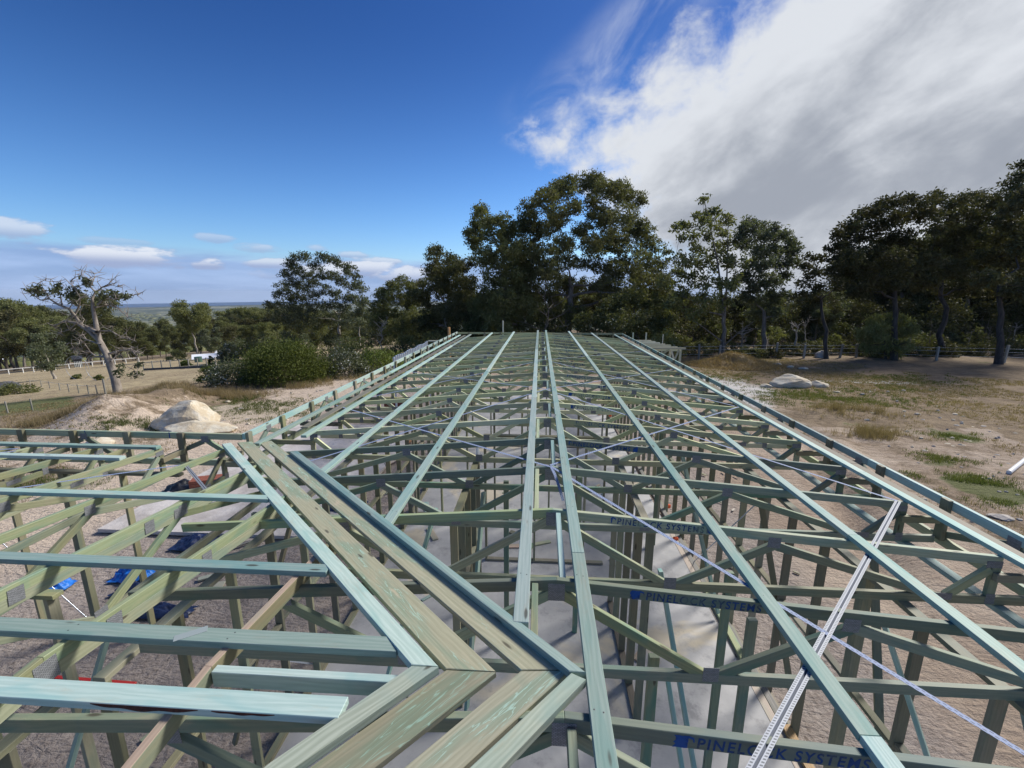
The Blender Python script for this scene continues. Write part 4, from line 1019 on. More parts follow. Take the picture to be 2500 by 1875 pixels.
# red marker boards at lower left, orange caps
solo(beam('red_strip', onZ(110, 1650, GZ + .06), onZ(330, 1668, GZ + .06), .05, .02, M['red']), 'thin red strip on the sand behind the near wing batten', 'strip')
for (px, py, lab) in ((1463, 1010, 'left of the far pair'), (1490, 1012, 'right of the far pair'), (1632, 1232, 'by the packed studs'), (1650, 1312, 'lower one beside the inner wall')):
    p = onZ(px, py, SZ + .06)
    solo(beam('orange_cap', p - Vector((.05, 0, 0)), p + Vector((.05, .02, 0)), .07, .09, M['orange'], bev=.012), 'small orange plastic cap on the slab, ' + lab, 'cap', 'orange plastic caps')
for (X, Y, lab) in ((-2.0, 12.6, 'left'), (-2.2, 10.6, 'near left')):
    V = []; F = []
    for i in range(12):
        a = 2 * PI * i / 12; V += [(.05 * math.cos(a), .05 * math.sin(a), 0), (.05 * math.cos(a), .05 * math.sin(a), .35)]
    F = [(2 * i, (2 * i + 2) % 24, (2 * i + 3) % 24, 2 * i + 1) for i in range(12)] + [tuple(range(1, 24, 2))]
    solo(poly('drain_pipe', V, F, M['pipe'], None, Matrix.Translation((X, Y, SZ))), 'short white drain pipe standing on the slab at the far %s' % lab, 'pipe')

# ================================================================== landscape
def rnd_dirs(n, rs):
    v = rs.normal(size=(n, 3)); return v / np.linalg.norm(v, axis=1, keepdims=True)
def leaf_cards(cen, rs, L=(.20, .36), Wd=(.07, .12), droop=.3):
    """one rhombus leaf spray per centre"""
    n = len(cen); d = rnd_dirs(n, rs); d[:, 2] -= droop; d /= np.linalg.norm(d, axis=1, keepdims=True)
    e = np.cross(d, rnd_dirs(n, rs)); e /= np.linalg.norm(e, axis=1, keepdims=True) + 1e-9
    l = rs.uniform(*L, n)[:, None] / 2; q = rs.uniform(*Wd, n)[:, None] / 2
    V = np.stack([cen - d * l, cen + e * q, cen + d * l, cen - e * q], 1).reshape(-1, 3)
    return V, np.arange(4 * n).reshape(n, 4)
def clump_centres(cl, rs, dens=1.0, tuft=.34, per=26, flat_=.8, tr=None):
    """leaf positions gathered in tufts over the shell of every clump (x, y, z, r)"""
    out = []
    for (x, y, z, r) in cl:
        nt = max(5, int(23 * (r / .9) ** 1.7 * dens))
        d = rnd_dirs(nt, rs); rad = r * (.25 + .92 * rs.rand(nt) ** .6); c = np.array([x, y, z]) + d * rad[:, None] * np.array([1, 1, flat_])
        k = rs.poisson(per, nt); idx = np.repeat(np.arange(nt), k)
        t = (tr or tuft) * rs.uniform(.7, 1.35, nt)
        out.append(c[idx] + rs.normal(size=(len(idx), 3)) * t[idx][:, None] * np.array([.62, .62, .42]))
    return np.concatenate(out)
def tubes(paths, sides=6):
    Vs, Fs, b = [], [], 0
    for pts, rad in paths:
        pts = [Vector(p) for p in pts]; n = len(pts); prev = None
        for i, p in enumerate(pts):
            t = (pts[min(i + 1, n - 1)] - pts[max(i - 1, 0)]); t = t.normalized() if t.length > 1e-6 else Vector((0, 0, 1))
            u = t.orthogonal().normalized() if prev is None else (prev - t * prev.dot(t)).normalized(); prev = u; v = t.cross(u)
            for k in range(sides):
                a = 2 * PI * k / sides; q = p + (u * math.cos(a) + v * math.sin(a)) * rad[i]; Vs.append((q.x, q.y, q.z))
        for i in range(n - 1):
            for k in range(sides):
                a = b + i * sides + k; c = b + i * sides + (k + 1) % sides; Fs.append((a, c, c + sides, a + sides))
        b += n * sides
    return np.array(Vs), np.array(Fs)
def wiggle(a, b, n, amp, rs, bow=0.0):
    a = Vector(a); b = Vector(b); out = []; L = (b - a).length
    for i in range(n + 1):
        u = i / n; p = a.lerp(b, u); k = math.sin(PI * u)
        p += Vector((rs.normal() * amp * L * k, rs.normal() * amp * L * k, rs.normal() * amp * L * k * .5 + bow * L * k)); out.append(p)
    return out
def limb_paths(base, fork, tops, r0, rs, twigs=3, trunk=None):
    """trunk from base to fork then limbs to every clump"""
    P = []
    tr = trunk or wiggle(base, fork, 6, .02, rs)
    n = len(tr) - 1; P.append((tr, [r0 * (1.25 if i == 0 else 1 - .45 * i / n) for i in range(n + 1)]))
    tr = [Vector(p) for p in tr]
    nodes = [(tr[int(n * f)], r0 * (1 - .45 * f)) for f in (.55, .7, .85, 1)]
    for (x, y, z, r) in sorted(tops, key=lambda c: (Vector(c[:3]) - tr[-1]).length):
        t = Vector((x, y, z)); cand = [(p, q) for p, q in nodes if p.z < t.z + .2] or nodes
        p, q = min(cand, key=lambda c: (c[0] - t).length + .4 * abs(c[0].z - t.z) * 0)
        rr_ = min(q * .62, .03 + .028 * (p - t).length + .02)
        pts = wiggle(p, t, 5, .06, rs, .05); P.append((pts, [max(.012, rr_ * (1 - .75 * i / 5)) for i in range(6)]))
        nodes.append((pts[3], rr_ * .55)); nodes.append((pts[5], rr_ * .3))
        for k in range(twigs):
            d = Vector(rnd_dirs(1, rs)[0]); d.z = abs(d.z) * .6 + .1
            e = t + d * r * rs.uniform(.6, 1.0); P.append((wiggle(pts[4], e, 3, .08, rs), [max(.012, rr_ * .25), .018, .012, .008]))
    return P
def finish_tree(t, V, F, barkm, cen, leafm, rs, L, Wd, droop, extra=None):
    q = quadmesh('trunk', V, F, barkm, None, None, True); q.parent = t
    if cen is not None and len(cen):
        LV, LF = leaf_cards(cen, rs, L, Wd, droop); c = quadmesh('crown', LV, LF, leafm); c.parent = t
    return t
def tree(name, base, clumps, fork, r0, leafm, barkm, label, seed, cat='tree', group=None, dens=1.0, per=26, L=(.20, .36), Wd=(.07, .12), tuft=.34, twigs=3, trunk=None, extra=(), droop=.3, flat_=.8):
    rs = np.random.RandomState(seed); base = Vector(base); t = thing(name, base, label, cat, group)
    cl = [(c[0] - base.x, c[1] - base.y, c[2] - base.z, c[3]) for c in clumps]
    tk = [Vector(p) - base for p in trunk] if trunk else None
    P = limb_paths(Vector((0, 0, -.3)), Vector(fork) - base, cl, r0, rs, twigs, tk)
    for pts, a, b in extra:
        pts = [Vector(p) - base for p in pts]; n = len(pts) - 1; P.append((pts, [a + (b - a) * i / n for i in range(n + 1)]))
    V, F = tubes(P); cen = clump_centres(cl, rs, dens, tuft, per, flat_)
    return finish_tree(t, V, F, barkm, cen, leafm, rs, L, Wd, droop)
def pxclumps(lst, depth, spread, seed):
    """clumps noted as (x, y, radius) in the photograph, given their own depth round the trunk"""
    r = random.Random(seed); out = []
    for (x, y, q) in lst:
        d = depth + r.uniform(-1, 1) * spread; p = atD(x, y, d); out.append((p.x, p.y, p.z, q * d / FPX)); 
    return out

LDT = dict(L=(.20, .38), Wd=(.08, .14))
def hero(label, basepx, depth, lst, forkpx, r0, leafm, barkm, seed, spread=3.0, infill=0, **kw):
    b = atD(basepx[0], basepx[1], depth); b.z = tz(b.x, b.y) if kw.pop('snap', True) else b.z
    f = atD(forkpx[0], forkpx[1], depth); cl = pxclumps(lst, depth, spread, seed)
    cl += pxclumps(lst[::2], depth + spread * .9, spread * .4, seed + 50) if infill else []
    return tree('gum_tree', b, cl, f, r0, leafm, barkm, label, seed, **kw)

# the big gum behind the far end of the roof, and its neighbours
D0 = 43
hero('tall broad gum tree rising highest behind the far end of the roof', (1385, 880), D0,
     [(1372, 462, 30), (1392, 450, 20), (1440, 447, 32), (1475, 462, 30), (1510, 470, 32), (1548, 490, 28), (1336, 482, 28), (1300, 508, 30), (1290, 548, 32), (1318, 575, 32), (1360, 530, 28), (1348, 560, 26), (1400, 505, 20),
      (1455, 500, 32), (1470, 535, 34), (1520, 530, 36), (1560, 560, 32), (1580, 600, 34), (1500, 585, 36), (1545, 625, 36), (1450, 600, 30), (1600, 640, 30), (1290, 610, 34), (1335, 630, 34), (1370, 600, 28), (1375, 640, 26),
      (1340, 670, 36), (1300, 655, 36), (1570, 670, 36), (1610, 690, 32), (1500, 660, 30), (1460, 650, 26), (1420, 560, 22), (1420, 640, 22), (1480, 700, 34), (1540, 715, 36), (1600, 735, 36), (1430, 700, 26), (1385, 700, 30), (1330, 720, 36), (1280, 705, 36)],
     (1395, 700), .42, M['leafmid'], M['bark'], 11, 4.0, infill=1, dens=1.0, per=30, **LDT)
hero('dense green lower gum in front of the tall one, right side', (1560, 890), 38,
     [(1500, 745, 34), (1550, 735, 32), (1600, 745, 34), (1580, 785, 36), (1530, 790, 36), (1470, 780, 34), (1490, 825, 34), (1550, 830, 36), (1600, 825, 32), (1430, 790, 30), (1440, 835, 32), (1630, 690, 20), (1620, 790, 24)],
     (1550, 800), .22, M['leaf'], M['bark'], 12, 2.5, dens=1.3, per=26, **LDT)
hero('leafy gum left of the tallest one with a slim leaning top', (1240, 890), 41,
     [(1172, 515, 17), (1166, 540, 18), (1160, 570, 24), (1158, 598, 18), (1195, 545, 18), (1200, 580, 22), (1185, 625, 26), (1225, 535, 22), (1240, 570, 28), (1235, 610, 32), (1260, 625, 32), (1210, 660, 32), (1250, 680, 36), (1200, 705, 34), (1275, 660, 30),
      (1180, 745, 34), (1240, 735, 36), (1290, 750, 36), (1215, 785, 36), (1270, 795, 36), (1160, 790, 30), (1330, 775, 32), (1360, 815, 30), (1400, 770, 34), (1310, 825, 32), (1250, 835, 30)],
     (1225, 720), .30, M['leaf'], M['bark'], 13, 3.0, infill=1, dens=1.05, per=32, **LDT)
hero('dark gum with pointed top left of the roof end', (1090, 890), 46,
     [(1062, 612, 14), (1060, 635, 20), (1065, 665, 26), (1098, 630, 18), (1105, 655, 24), (1045, 700, 28), (1088, 700, 32), (1135, 650, 18), (1135, 685, 24), (1150, 640, 14), (1130, 725, 30), (1060, 745, 34), (1105, 765, 36), (1150, 770, 32), (1050, 790, 34), (1100, 815, 36), (1160, 820, 32), (1150, 720, 22), (1025, 720, 18)],
     (1090, 740), .26, M['leafmid'], M['bark'], 14, 3.0, infill=1, dens=1.05, per=32, **LDT)
hero('round headed gum between the spreading gum and the pointed dark one', (985, 890), 55,
     [(962, 698, 16), (985, 690, 18), (1008, 702, 16), (1028, 690, 12), (938, 722, 20), (968, 725, 22), (1000, 735, 24), (1030, 735, 20), (930, 755, 24), (965, 765, 28), (1005, 775, 28), (1035, 780, 24), (925, 790, 24), (960, 805, 28), (1000, 815, 28), (1035, 825, 24)],
     (985, 780), .22, M['leaf'], M['barkdark'], 15, 2.5, infill=1, dens=1.1, per=30, **LDT)
hero('spreading umbrella gum with see-through crown against the sky, left of centre', (830, 862), 66,
     [(720, 632, 15), (742, 625, 14), (705, 650, 13), (770, 650, 14), (786, 628, 14), (806, 632, 13), (828, 642, 14), (850, 655, 15), (862, 672, 15), (700, 672, 14), (726, 662, 14), (752, 672, 15), (690, 700, 15), (716, 692, 16), (738, 700, 16), (764, 690, 15), (790, 668, 15),
      (812, 672, 16), (836, 690, 15), (862, 700, 14), (680, 722, 12), (706, 722, 16), (736, 728, 16), (766, 718, 16), (796, 706, 15), (824, 716, 16), (852, 726, 14), (668, 745, 16), (690, 772, 22), (725, 785, 24), (765, 780, 24), (805, 778, 24), (845, 782, 22), (880, 770, 18), (878, 735, 14), (700, 748, 20), (732, 756, 22), (766, 748, 18), (800, 744, 18), (834, 752, 18)],
     (828, 770), .30, M['leafgrey'], M['barkpale'], 16, 3.0, dens=1.05, per=20, L=(.26, .46), Wd=(.10, .16), tuft=.38)
hero('thin gum with sparse feathery crown right of the umbrella gum', (880, 868), 62,
     [(874, 692, 9), (884, 708, 12), (862, 728, 12), (892, 738, 13), (876, 752, 14), (900, 764, 14), (860, 762, 13), (880, 786, 16), (846, 790, 15), (905, 795, 15)],
     (878, 790), .13, M['leafgrey'], M['barkpale'], 17, 2.0, dens=.9, per=18, L=(.26, .46), Wd=(.10, .16))
# right of the roof
DR = 35
hero('open gum with long wispy top branches and upright grey trunk right of centre', (1766, 868), DR,
     [(1718, 488, 8), (1728, 520, 8), (1744, 516, 9), (1702, 527, 8), (1716, 532, 7), (1668, 548, 10), (1680, 556, 12), (1664, 580, 10), (1650, 555, 5), (1712, 546, 15), (1690, 580, 13), (1740, 540, 15), (1752, 556, 13), (1772, 532, 11), (1782, 540, 8), (1762, 570, 14), (1728, 578, 15), (1700, 608, 18),
      (1740, 612, 22), (1775, 600, 18), (1716, 640, 24), (1760, 645, 26), (1680, 640, 20), (1800, 640, 22), (1650, 632, 16), (1630, 612, 14), (1690, 680, 26), (1735, 690, 28), (1785, 690, 24), (1650, 670, 22), (1720, 725, 24), (1665, 720, 24), (1765, 735, 22), (1640, 740, 24), (1700, 765, 24), (1620, 690, 18)],
     (1766, 770), .22, M['leaf'], M['bark'], 21, 2.6, dens=.85, per=20, L=(.24, .42), Wd=(.10, .16), tuft=.32,
     extra=((([atD(1766, 800, DR), atD(1762, 720, DR), atD(1752, 640, DR), atD(1735, 560, DR), atD(1722, 500, DR), atD(1716, 484, DR)]), .10, .012), (([atD(1768, 790, DR + .2), atD(1774, 700, DR), atD(1776, 620, DR), atD(1778, 545, DR)]), .10, .015),
            (([atD(1766, 845, DR), atD(1800, 815, DR - 1), atD(1840, 785, DR - 1.5)]), .07, .02), (([atD(1764, 835, DR), atD(1725, 805, DR - .5), atD(1690, 780, DR - 1)]), .07, .02)))
hero('grey-green gum with rounded crown beside the wispy one', (1865, 868), 37,
     [(1828, 540, 12), (1815, 560, 16), (1838, 562, 18), (1862, 556, 14), (1866, 580, 18), (1892, 556, 12), (1890, 580, 18), (1915, 572, 14), (1930, 592, 16), (1800, 585, 15), (1820, 600, 20), (1850, 612, 20), (1882, 612, 22), (1915, 612, 20), (1938, 612, 14), (1935, 640, 15), (1905, 645, 20), (1870, 650, 22), (1835, 645, 20),
      (1815, 680, 24), (1850, 690, 24), (1888, 685, 22), (1920, 675, 16), (1830, 725, 24), (1870, 730, 24), (1900, 720, 18), (1850, 765, 22), (1890, 770, 20)],
     (1865, 760), .24, M['leafgrey'], M['bark'], 22, 2.4, dens=1.3, per=28, L=(.20, .38), Wd=(.09, .14), tuft=.36)
hero('slim crooked dark gum standing between two wider crowns, right', (2020, 872), 34,
     [(1975, 632, 14), (2000, 630, 12), (1958, 655, 14), (1985, 662, 16), (2030, 610, 14), (2052, 598, 14), (2040, 630, 14), (1965, 690, 17), (1990, 700, 15), (2035, 662, 14), (1975, 722, 15), (2045, 700, 14), (1955, 725, 12)],
     (2005, 730), .17, M['leafdark'], M['barkdark'], 23, 2.0, dens=.9, per=22, L=(.24, .40), Wd=(.10, .16), tuft=.30)
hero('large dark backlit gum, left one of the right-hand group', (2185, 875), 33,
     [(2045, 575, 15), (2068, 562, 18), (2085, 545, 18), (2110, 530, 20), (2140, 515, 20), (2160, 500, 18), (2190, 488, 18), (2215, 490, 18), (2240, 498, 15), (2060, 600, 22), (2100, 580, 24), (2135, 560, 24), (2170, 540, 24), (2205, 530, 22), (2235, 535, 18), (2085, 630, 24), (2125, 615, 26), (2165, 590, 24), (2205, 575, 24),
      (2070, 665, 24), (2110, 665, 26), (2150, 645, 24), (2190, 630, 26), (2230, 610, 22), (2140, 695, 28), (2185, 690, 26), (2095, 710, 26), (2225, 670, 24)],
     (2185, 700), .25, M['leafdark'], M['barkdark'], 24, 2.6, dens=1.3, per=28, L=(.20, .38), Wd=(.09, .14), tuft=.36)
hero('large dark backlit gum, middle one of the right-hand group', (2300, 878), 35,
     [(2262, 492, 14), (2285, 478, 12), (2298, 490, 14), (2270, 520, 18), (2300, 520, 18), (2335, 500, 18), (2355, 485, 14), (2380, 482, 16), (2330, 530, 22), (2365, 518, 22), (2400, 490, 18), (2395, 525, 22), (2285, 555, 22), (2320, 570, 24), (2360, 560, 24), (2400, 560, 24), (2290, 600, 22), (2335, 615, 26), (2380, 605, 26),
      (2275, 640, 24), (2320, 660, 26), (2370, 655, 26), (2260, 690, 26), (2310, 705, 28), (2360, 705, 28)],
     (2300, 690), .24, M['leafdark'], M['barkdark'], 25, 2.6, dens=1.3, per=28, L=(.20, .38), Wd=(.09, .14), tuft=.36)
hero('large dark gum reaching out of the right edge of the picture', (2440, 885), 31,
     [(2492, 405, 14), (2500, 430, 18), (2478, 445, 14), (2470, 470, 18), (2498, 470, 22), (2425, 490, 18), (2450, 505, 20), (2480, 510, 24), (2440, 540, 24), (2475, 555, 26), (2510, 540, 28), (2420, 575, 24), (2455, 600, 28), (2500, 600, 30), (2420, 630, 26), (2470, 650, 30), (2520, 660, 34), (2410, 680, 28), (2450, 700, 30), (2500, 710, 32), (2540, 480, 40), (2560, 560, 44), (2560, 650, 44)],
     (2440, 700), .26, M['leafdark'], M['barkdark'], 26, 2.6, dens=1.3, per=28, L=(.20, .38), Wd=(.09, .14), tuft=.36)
hero('drooping dark green bushy tree in front of the fence at right', (2165, 872), 33.5,
     [(2130, 790, 20), (2160, 780, 22), (2195, 785, 20), (2120, 815, 22), (2150, 815, 26), (2185, 815, 26), (2215, 805, 18), (2125, 845, 22), (2160, 848, 26), (2195, 845, 22), (2140, 865, 16), (2180, 866, 16)],
     (2160, 820), .12, M['leaf'], M['barkdark'], 27, 1.4, dens=1.6, per=30, L=(.20, .34), Wd=(.06, .10), tuft=.26, droop=1.2)
# bare limbed gum at the left
DL = hit(287, 957); dl = (DL - CAM).dot(Vector((-math.sin(YAW) * math.cos(PITCH), math.cos(YAW) * math.cos(PITCH), -math.sin(PITCH))))
Z2 = lambda x, y: (x / 3.318, 600 + y / 3.318)
def dp(pts, j=0.0, s=1):
    r = random.Random(s); return [atD(*Z2(x, y), dl + r.uniform(-j, j)) for x, y in pts]
k_ = dl / FPX / 3.318
trunk = dp([(955, 1200), (930, 1080), (885, 950), (850, 860), (800, 765), (785, 690), (770, 600), (750, 500), (745, 410)])
limbs = [([(800, 765), (720, 690), (620, 625), (520, 612), (440, 650)], 24, 5), ([(785, 700), (660, 640), (600, 560), (560, 510), (480, 480), (400, 430), (330, 440), (240, 380)], 22, 3), ([(600, 570), (640, 490), (650, 420), (600, 340), (570, 290)], 12, 2),
         ([(500, 480), (490, 400), (450, 340), (430, 290)], 8, 2), ([(400, 430), (360, 370), (300, 310)], 7, 2), ([(750, 430), (770, 370), (730, 330), (700, 280), (660, 240)], 12, 2), ([(760, 400), (820, 340), (880, 310), (950, 330)], 10, 2), ([(730, 330), (760, 270), (765, 225)], 7, 1.5),
         ([(770, 500), (860, 480), (950, 500), (1030, 580)], 12, 2), ([(790, 480), (850, 430), (940, 430), (1050, 410), (1120, 390)], 10, 2), ([(790, 690), (900, 690), (980, 740), (1060, 760)], 12, 2), ([(850, 900), (780, 900), (730, 860), (640, 880), (600, 830)], 14, 2.5),
         ([(860, 880), (960, 850), (1060, 840), (1160, 870)], 12, 2), ([(815, 800), (700, 760), (640, 800), (600, 860)], 10, 2), ([(900, 940), (950, 880), (1010, 830)], 9, 2), ([(1060, 840), (1110, 900), (1120, 980), (1110, 1030)], 8, 2), ([(620, 625), (560, 680), (500, 700)], 8, 2)]
def bare_gum():
    rs = np.random.RandomState(5); P = [(trunk, [28 * k_ * (1.25 - .9 * i / 8) for i in range(9)])]
    ends = []
    for j, (pts, a, b_) in enumerate(limbs):
        q = dp(pts, .5 if j else 0, j); n = len(q) - 1; P.append((q, [.72 * k_ * (a + (b_ - a) * i / n) for i in range(n + 1)]))
        for i in range(1, n + 1):
            for _ in range(3):
                d = Vector(rnd_dirs(1, rs)[0]); d.z = d.z * .6 + .35; e = q[i] + d * rs.uniform(.3, .95); mid = q[i].lerp(e, .5) + Vector(rnd_dirs(1, rs)[0]) * .2
                P.append(([q[i], mid, e], [.028, .017, .008])); 
                for _ in range(2):
                    e2 = mid + Vector(rnd_dirs(1, rs)[0]) * .45; P.append(([mid, e2], [.016, .007]))
                ends.append(e)
    t = thing('bare_gum_tree', DL, 'leaning half-bare gum tree with twisted grey limbs at the left', 'tree')
    P = [([p - DL for p in pts], r) for pts, r in P]; V, F = tubes(P, 5)
    pts = [(250, 350), (300, 340), (340, 370), (480, 330), (470, 370), (590, 350), (610, 400), (580, 420), (690, 290), (710, 310), (830, 400), (870, 420), (940, 410), (1010, 410), (560, 400), (650, 400), (300, 390), (900, 380), (1100, 1040), (960, 1040), (980, 990), (1130, 960)]
    cl = []
    for i, (x, y) in enumerate(pts): q = atD(*Z2(x, y), dl + rs.uniform(-.5, .5)) - DL; cl.append((q.x, q.y, q.z, 26 * k_))
    cen = clump_centres(cl, rs, .75, .2, 12)
    finish_tree(t, V, F, M['barkgrey'], cen, M['leafgrey'], rs, (.2, .34), (.08, .13), .2)
bare_gum()

# ---- shared tree kinds for the woods behind
def proto_tree(name, label, seed, H, spread, nclump, leafm, barkm, crown0=.45, per=18, dens=.7, L=(.35, .6), Wd=(.14, .24), r0=.28, lean=.04):
    rs = np.random.RandomState(seed); cl = []
    for i in range(nclump):
        u = rs.rand(); a = rs.uniform(0, 2 * PI); h = crown0 + (1 - crown0) * u; wd = spread * math.sin(PI * min(1, (.18 + .82 * (1 - u)) )) ** .6 * rs.uniform(.45, 1)
        cl.append((wd * math.cos(a), wd * math.sin(a), H * h, H * rs.uniform(.06, .105)))
    return tree(name, (0, 0, 0), cl, (rs.normal() * lean * H, rs.normal() * lean * H, H * .55), r0, leafm, barkm, label, seed, dens=dens, per=per, L=L, Wd=Wd, tuft=.55, twigs=1, group=None)
PT = [proto_tree('gum_tree', 'x', 31, 15, 4.6, 26, M['leafmid'], M['bark']), proto_tree('gum_tree', 'x', 32, 17, 5.0, 30, M['leaf'], M['barkpale'], .5), proto_tree('gum_tree', 'x', 33, 12, 4.4, 24, M['leafdark'], M['barkdark'], .3),
      proto_tree('gum_tree', 'x', 34, 14, 5.4, 30, M['leaf'], M['bark'], .25, dens=.85), proto_tree('gum_tree', 'x', 35, 10, 3.6, 22, M['leafgrey'], M['barkpale'], .25)]
_used = set()
def place_tree(kind, x, y, sc, rot, label, group, name=None, z=None, cat='tree'):
    src = PT[kind]
    if kind not in _used: _used.add(kind); o = src
    else: o = copy_tree(src)
    o.location = (x, y, (tz(x, y) if z is None else z) - .1); o.rotation_euler = (0, 0, rot); o.scale = (sc, sc, sc * R_.uniform(.92, 1.1))
    o['label'] = label; o['group'] = group; o['category'] = cat
    return o
# dark bush behind the right fence and behind the big gum
def where(px):
    for lim, tx in ((120, 'at the left edge'), (330, 'behind the bare tree'), (470, 'left of the white shed'), (600, 'behind the white shed'), (820, 'behind the round shrub'), (1060, 'just left of the roof'), (1200, 'behind the left end of the roof'), (1330, 'left of the tallest tree'), (1480, 'behind the tallest tree'), (1640, 'right of the tallest tree'), (1760, 'behind the wispy gum'), (1900, 'behind the rounded gum'), (2060, 'behind the crooked gum'), (2180, 'behind the drooping bush'), (2300, 'behind the left backlit gum'), (2420, 'behind the middle backlit gum'), (9999, 'at the right edge')):
        if px < lim: return tx
def wood(n, xs, depths, hs, seed, label, group, kinds=(0, 2, 3), ytop=None):
    r = random.Random(seed)
    for i in range(n):
        px = xs[0] + (xs[1] - xs[0]) * (i + r.random()) / n; d = r.uniform(*depths); p = atD(px, 800, d)
        z = tz(p.x, p.y); k = r.choice(kinds); H = (15, 17, 12, 14, 10)[k]
        h = r.uniform(*hs)
        if ytop:   # keep the skyline below the one seen in the photograph
            yt = np.interp(px, ytop[0], ytop[1]) + r.uniform(0, 26); top = atD(px, yt, d).z; h = max(5, top - z)
        place_tree(k, p.x, p.y, h / H, r.uniform(0, 6.28), ('tall ' if h > 12 else 'short ') + ['dark broad ', 'pale trunked ', 'low crowned ', 'wide leafy ', 'small grey '][k] + 'gum ' + where(px) + (', nearer row' if d < (depths[0] + depths[1]) / 2 else ', farther row'), group)
sky_r = ([1000, 1150, 1300, 1450, 1640, 1760, 1950, 2000, 2060, 2150, 2250, 2450, 2500], [745, 640, 600, 590, 640, 660, 650, 700, 640, 560, 540, 540, 470])
wood(24, (1010, 1660), (48, 72), (9, 12), 1, 'dark gum in the bush behind the tallest tree', 'gums filling the bush behind the tallest tree', (0, 2, 3), ([1000, 1200, 1640], [760, 700, 700]))
wood(22, (1600, 2060), (42, 75), (9, 12), 2, 'shaded gum in the bush beyond the right-hand fence', 'gums beyond the right-hand fence', (0, 2, 4), ([1600, 1700, 1800, 1960, 2060], [690, 745, 750, 760, 700]))
wood(24, (2040, 2640), (38, 70), (9, 13), 3, 'dark gum behind the large backlit group', 'gums behind the backlit group', (0, 2, 3), ([2040, 2120, 2250, 2600], [660, 590, 570, 540]))
# wooded belt beyond the paddock at the left
sky_l = ([-60, 0, 60, 120, 200, 300, 380, 420, 470, 520, 560, 620, 700, 900, 1100], [735, 730, 752, 762, 768, 775, 800, 790, 765, 775, 760, 750, 745, 760, 770])
for row, (d0, d1, n, dy) in enumerate(((118, 138, 26, 45), (138, 165, 26, 18), (165, 215, 28, 4), (85, 112, 14, 50))):
    r = random.Random(60 + row)
    for i in range(n):
        px = -70 + (1060 + 70) * (i + r.random()) / n
        if row == 3: px = 560 + 480 * (i + r.random()) / n
        d = r.uniform(d0, d1); p = atD(px, 850, d); z = tz(p.x, p.y)
        yt = np.interp(px, *sky_l) + dy * r.uniform(.2, 1.3); h = atD(px, yt, d).z - z; k = r.choice((0, 1, 2, 3, 3)) if h > 13 and row else r.choice((2, 3, 3)); H = (15, 17, 12, 14, 10)[k]
        place_tree(k, p.x, p.y, max(.45, h / H), r.uniform(0, 6.28), ['front', 'second', 'rear', 'nearest'][row] + ' row ' + ['dark broad ', 'pale trunked ', 'low crowned ', 'wide leafy ', 'small grey '][k] + 'gum of the wooded belt ' + where(px), 'gums of the wooded belt at the left')
def lone(kind, px, ybase, ytop, label, sc_x=1.0, d=None, rot=0.0):
    p = hit(px, ybase) if d is None else atD(px, ybase, d); z = tz(p.x, p.y); dist = (p - CAM).dot(Vector((-math.sin(YAW) * math.cos(PITCH), math.cos(YAW) * math.cos(PITCH), -math.sin(PITCH))))
    h = atD(px, ytop, dist).z - z; H = (15, 17, 12, 14, 10)[kind]; o = place_tree(kind, p.x, p.y, h / H, rot, label, None); del o['group']; return o
lone(1, 485, 874, 735, 'tall pale-trunked gum leaning over the white shed', rot=1.0)
lone(3, 20, 905, 735, 'dense dark gum at the left edge above the white rail fence', rot=.4)
lone(4, 135, 925, 812, 'small bushy gum in front of the white rail fence', rot=2.0)
lone(3, 250, 890, 738, 'dark rounded gum right behind the bare limbed tree', rot=2.5)
lone(4, 522, 872, 805, 'small pale-stemmed gum standing right of the white shed front', rot=3.0)
for i in range(len(PT)):
    if i not in _used: place_tree(i, 60 + i * 8, 80, 1, 0, 'gum standing apart far on the right', 'gums far right')

# low scrub under the right-hand trees
def bush(name, base, rx, ry, rz_, leafm, label, seed, n=2600, L=(.10, .2), Wd=(.05, .09), cat='shrub', group=None, stems=6, inner=True, bl=None):
    rs = np.random.RandomState(seed); t = thing(name, base, label, cat, group)
    k = max(14, int(n / 45)); d = rnd_dirs(k, rs); d[:, 2] = np.abs(d[:, 2]); c = d * np.array([rx, ry, rz_]) * (.62 + .38 * rs.rand(k) ** .5)[:, None]
    idx = rs.randint(0, k, n); s = .17 * min(rx, rz_ * 1.2)
    cen = c[idx] + rs.normal(size=(n, 3)) * s * np.array([1, 1, .7]); cen[:, 2] = np.abs(cen[:, 2])
    V, F = leaf_cards(cen, rs, L, Wd, .1); quadmesh('foliage', V, F, leafm).parent = t
    P = []
    for i in range(stems):
        e = Vector(c[rs.randint(k)]); P.append((wiggle((rs.normal() * .1, rs.normal() * .1, -.1), e, 3, .08, rs), [.05, .035, .02, .01]))
    V, F = tubes(P, 5); quadmesh('stem', V, F, M['bark'], None, None, True).parent = t
    if bl:
        nb = int(n * .13); idx = rs.randint(0, max(3, k // 3), nb); cen = c[idx] * 1.06 + rs.normal(size=(nb, 3)) * s * .6; cen[:, 2] = np.abs(cen[:, 2])
        V, F = leaf_cards(cen, rs, (L[0] * .7, L[1] * .7), (Wd[0], Wd[1] * 1.2), 0); quadmesh('blossom', V, F, M['blossom']).parent = t
    return t
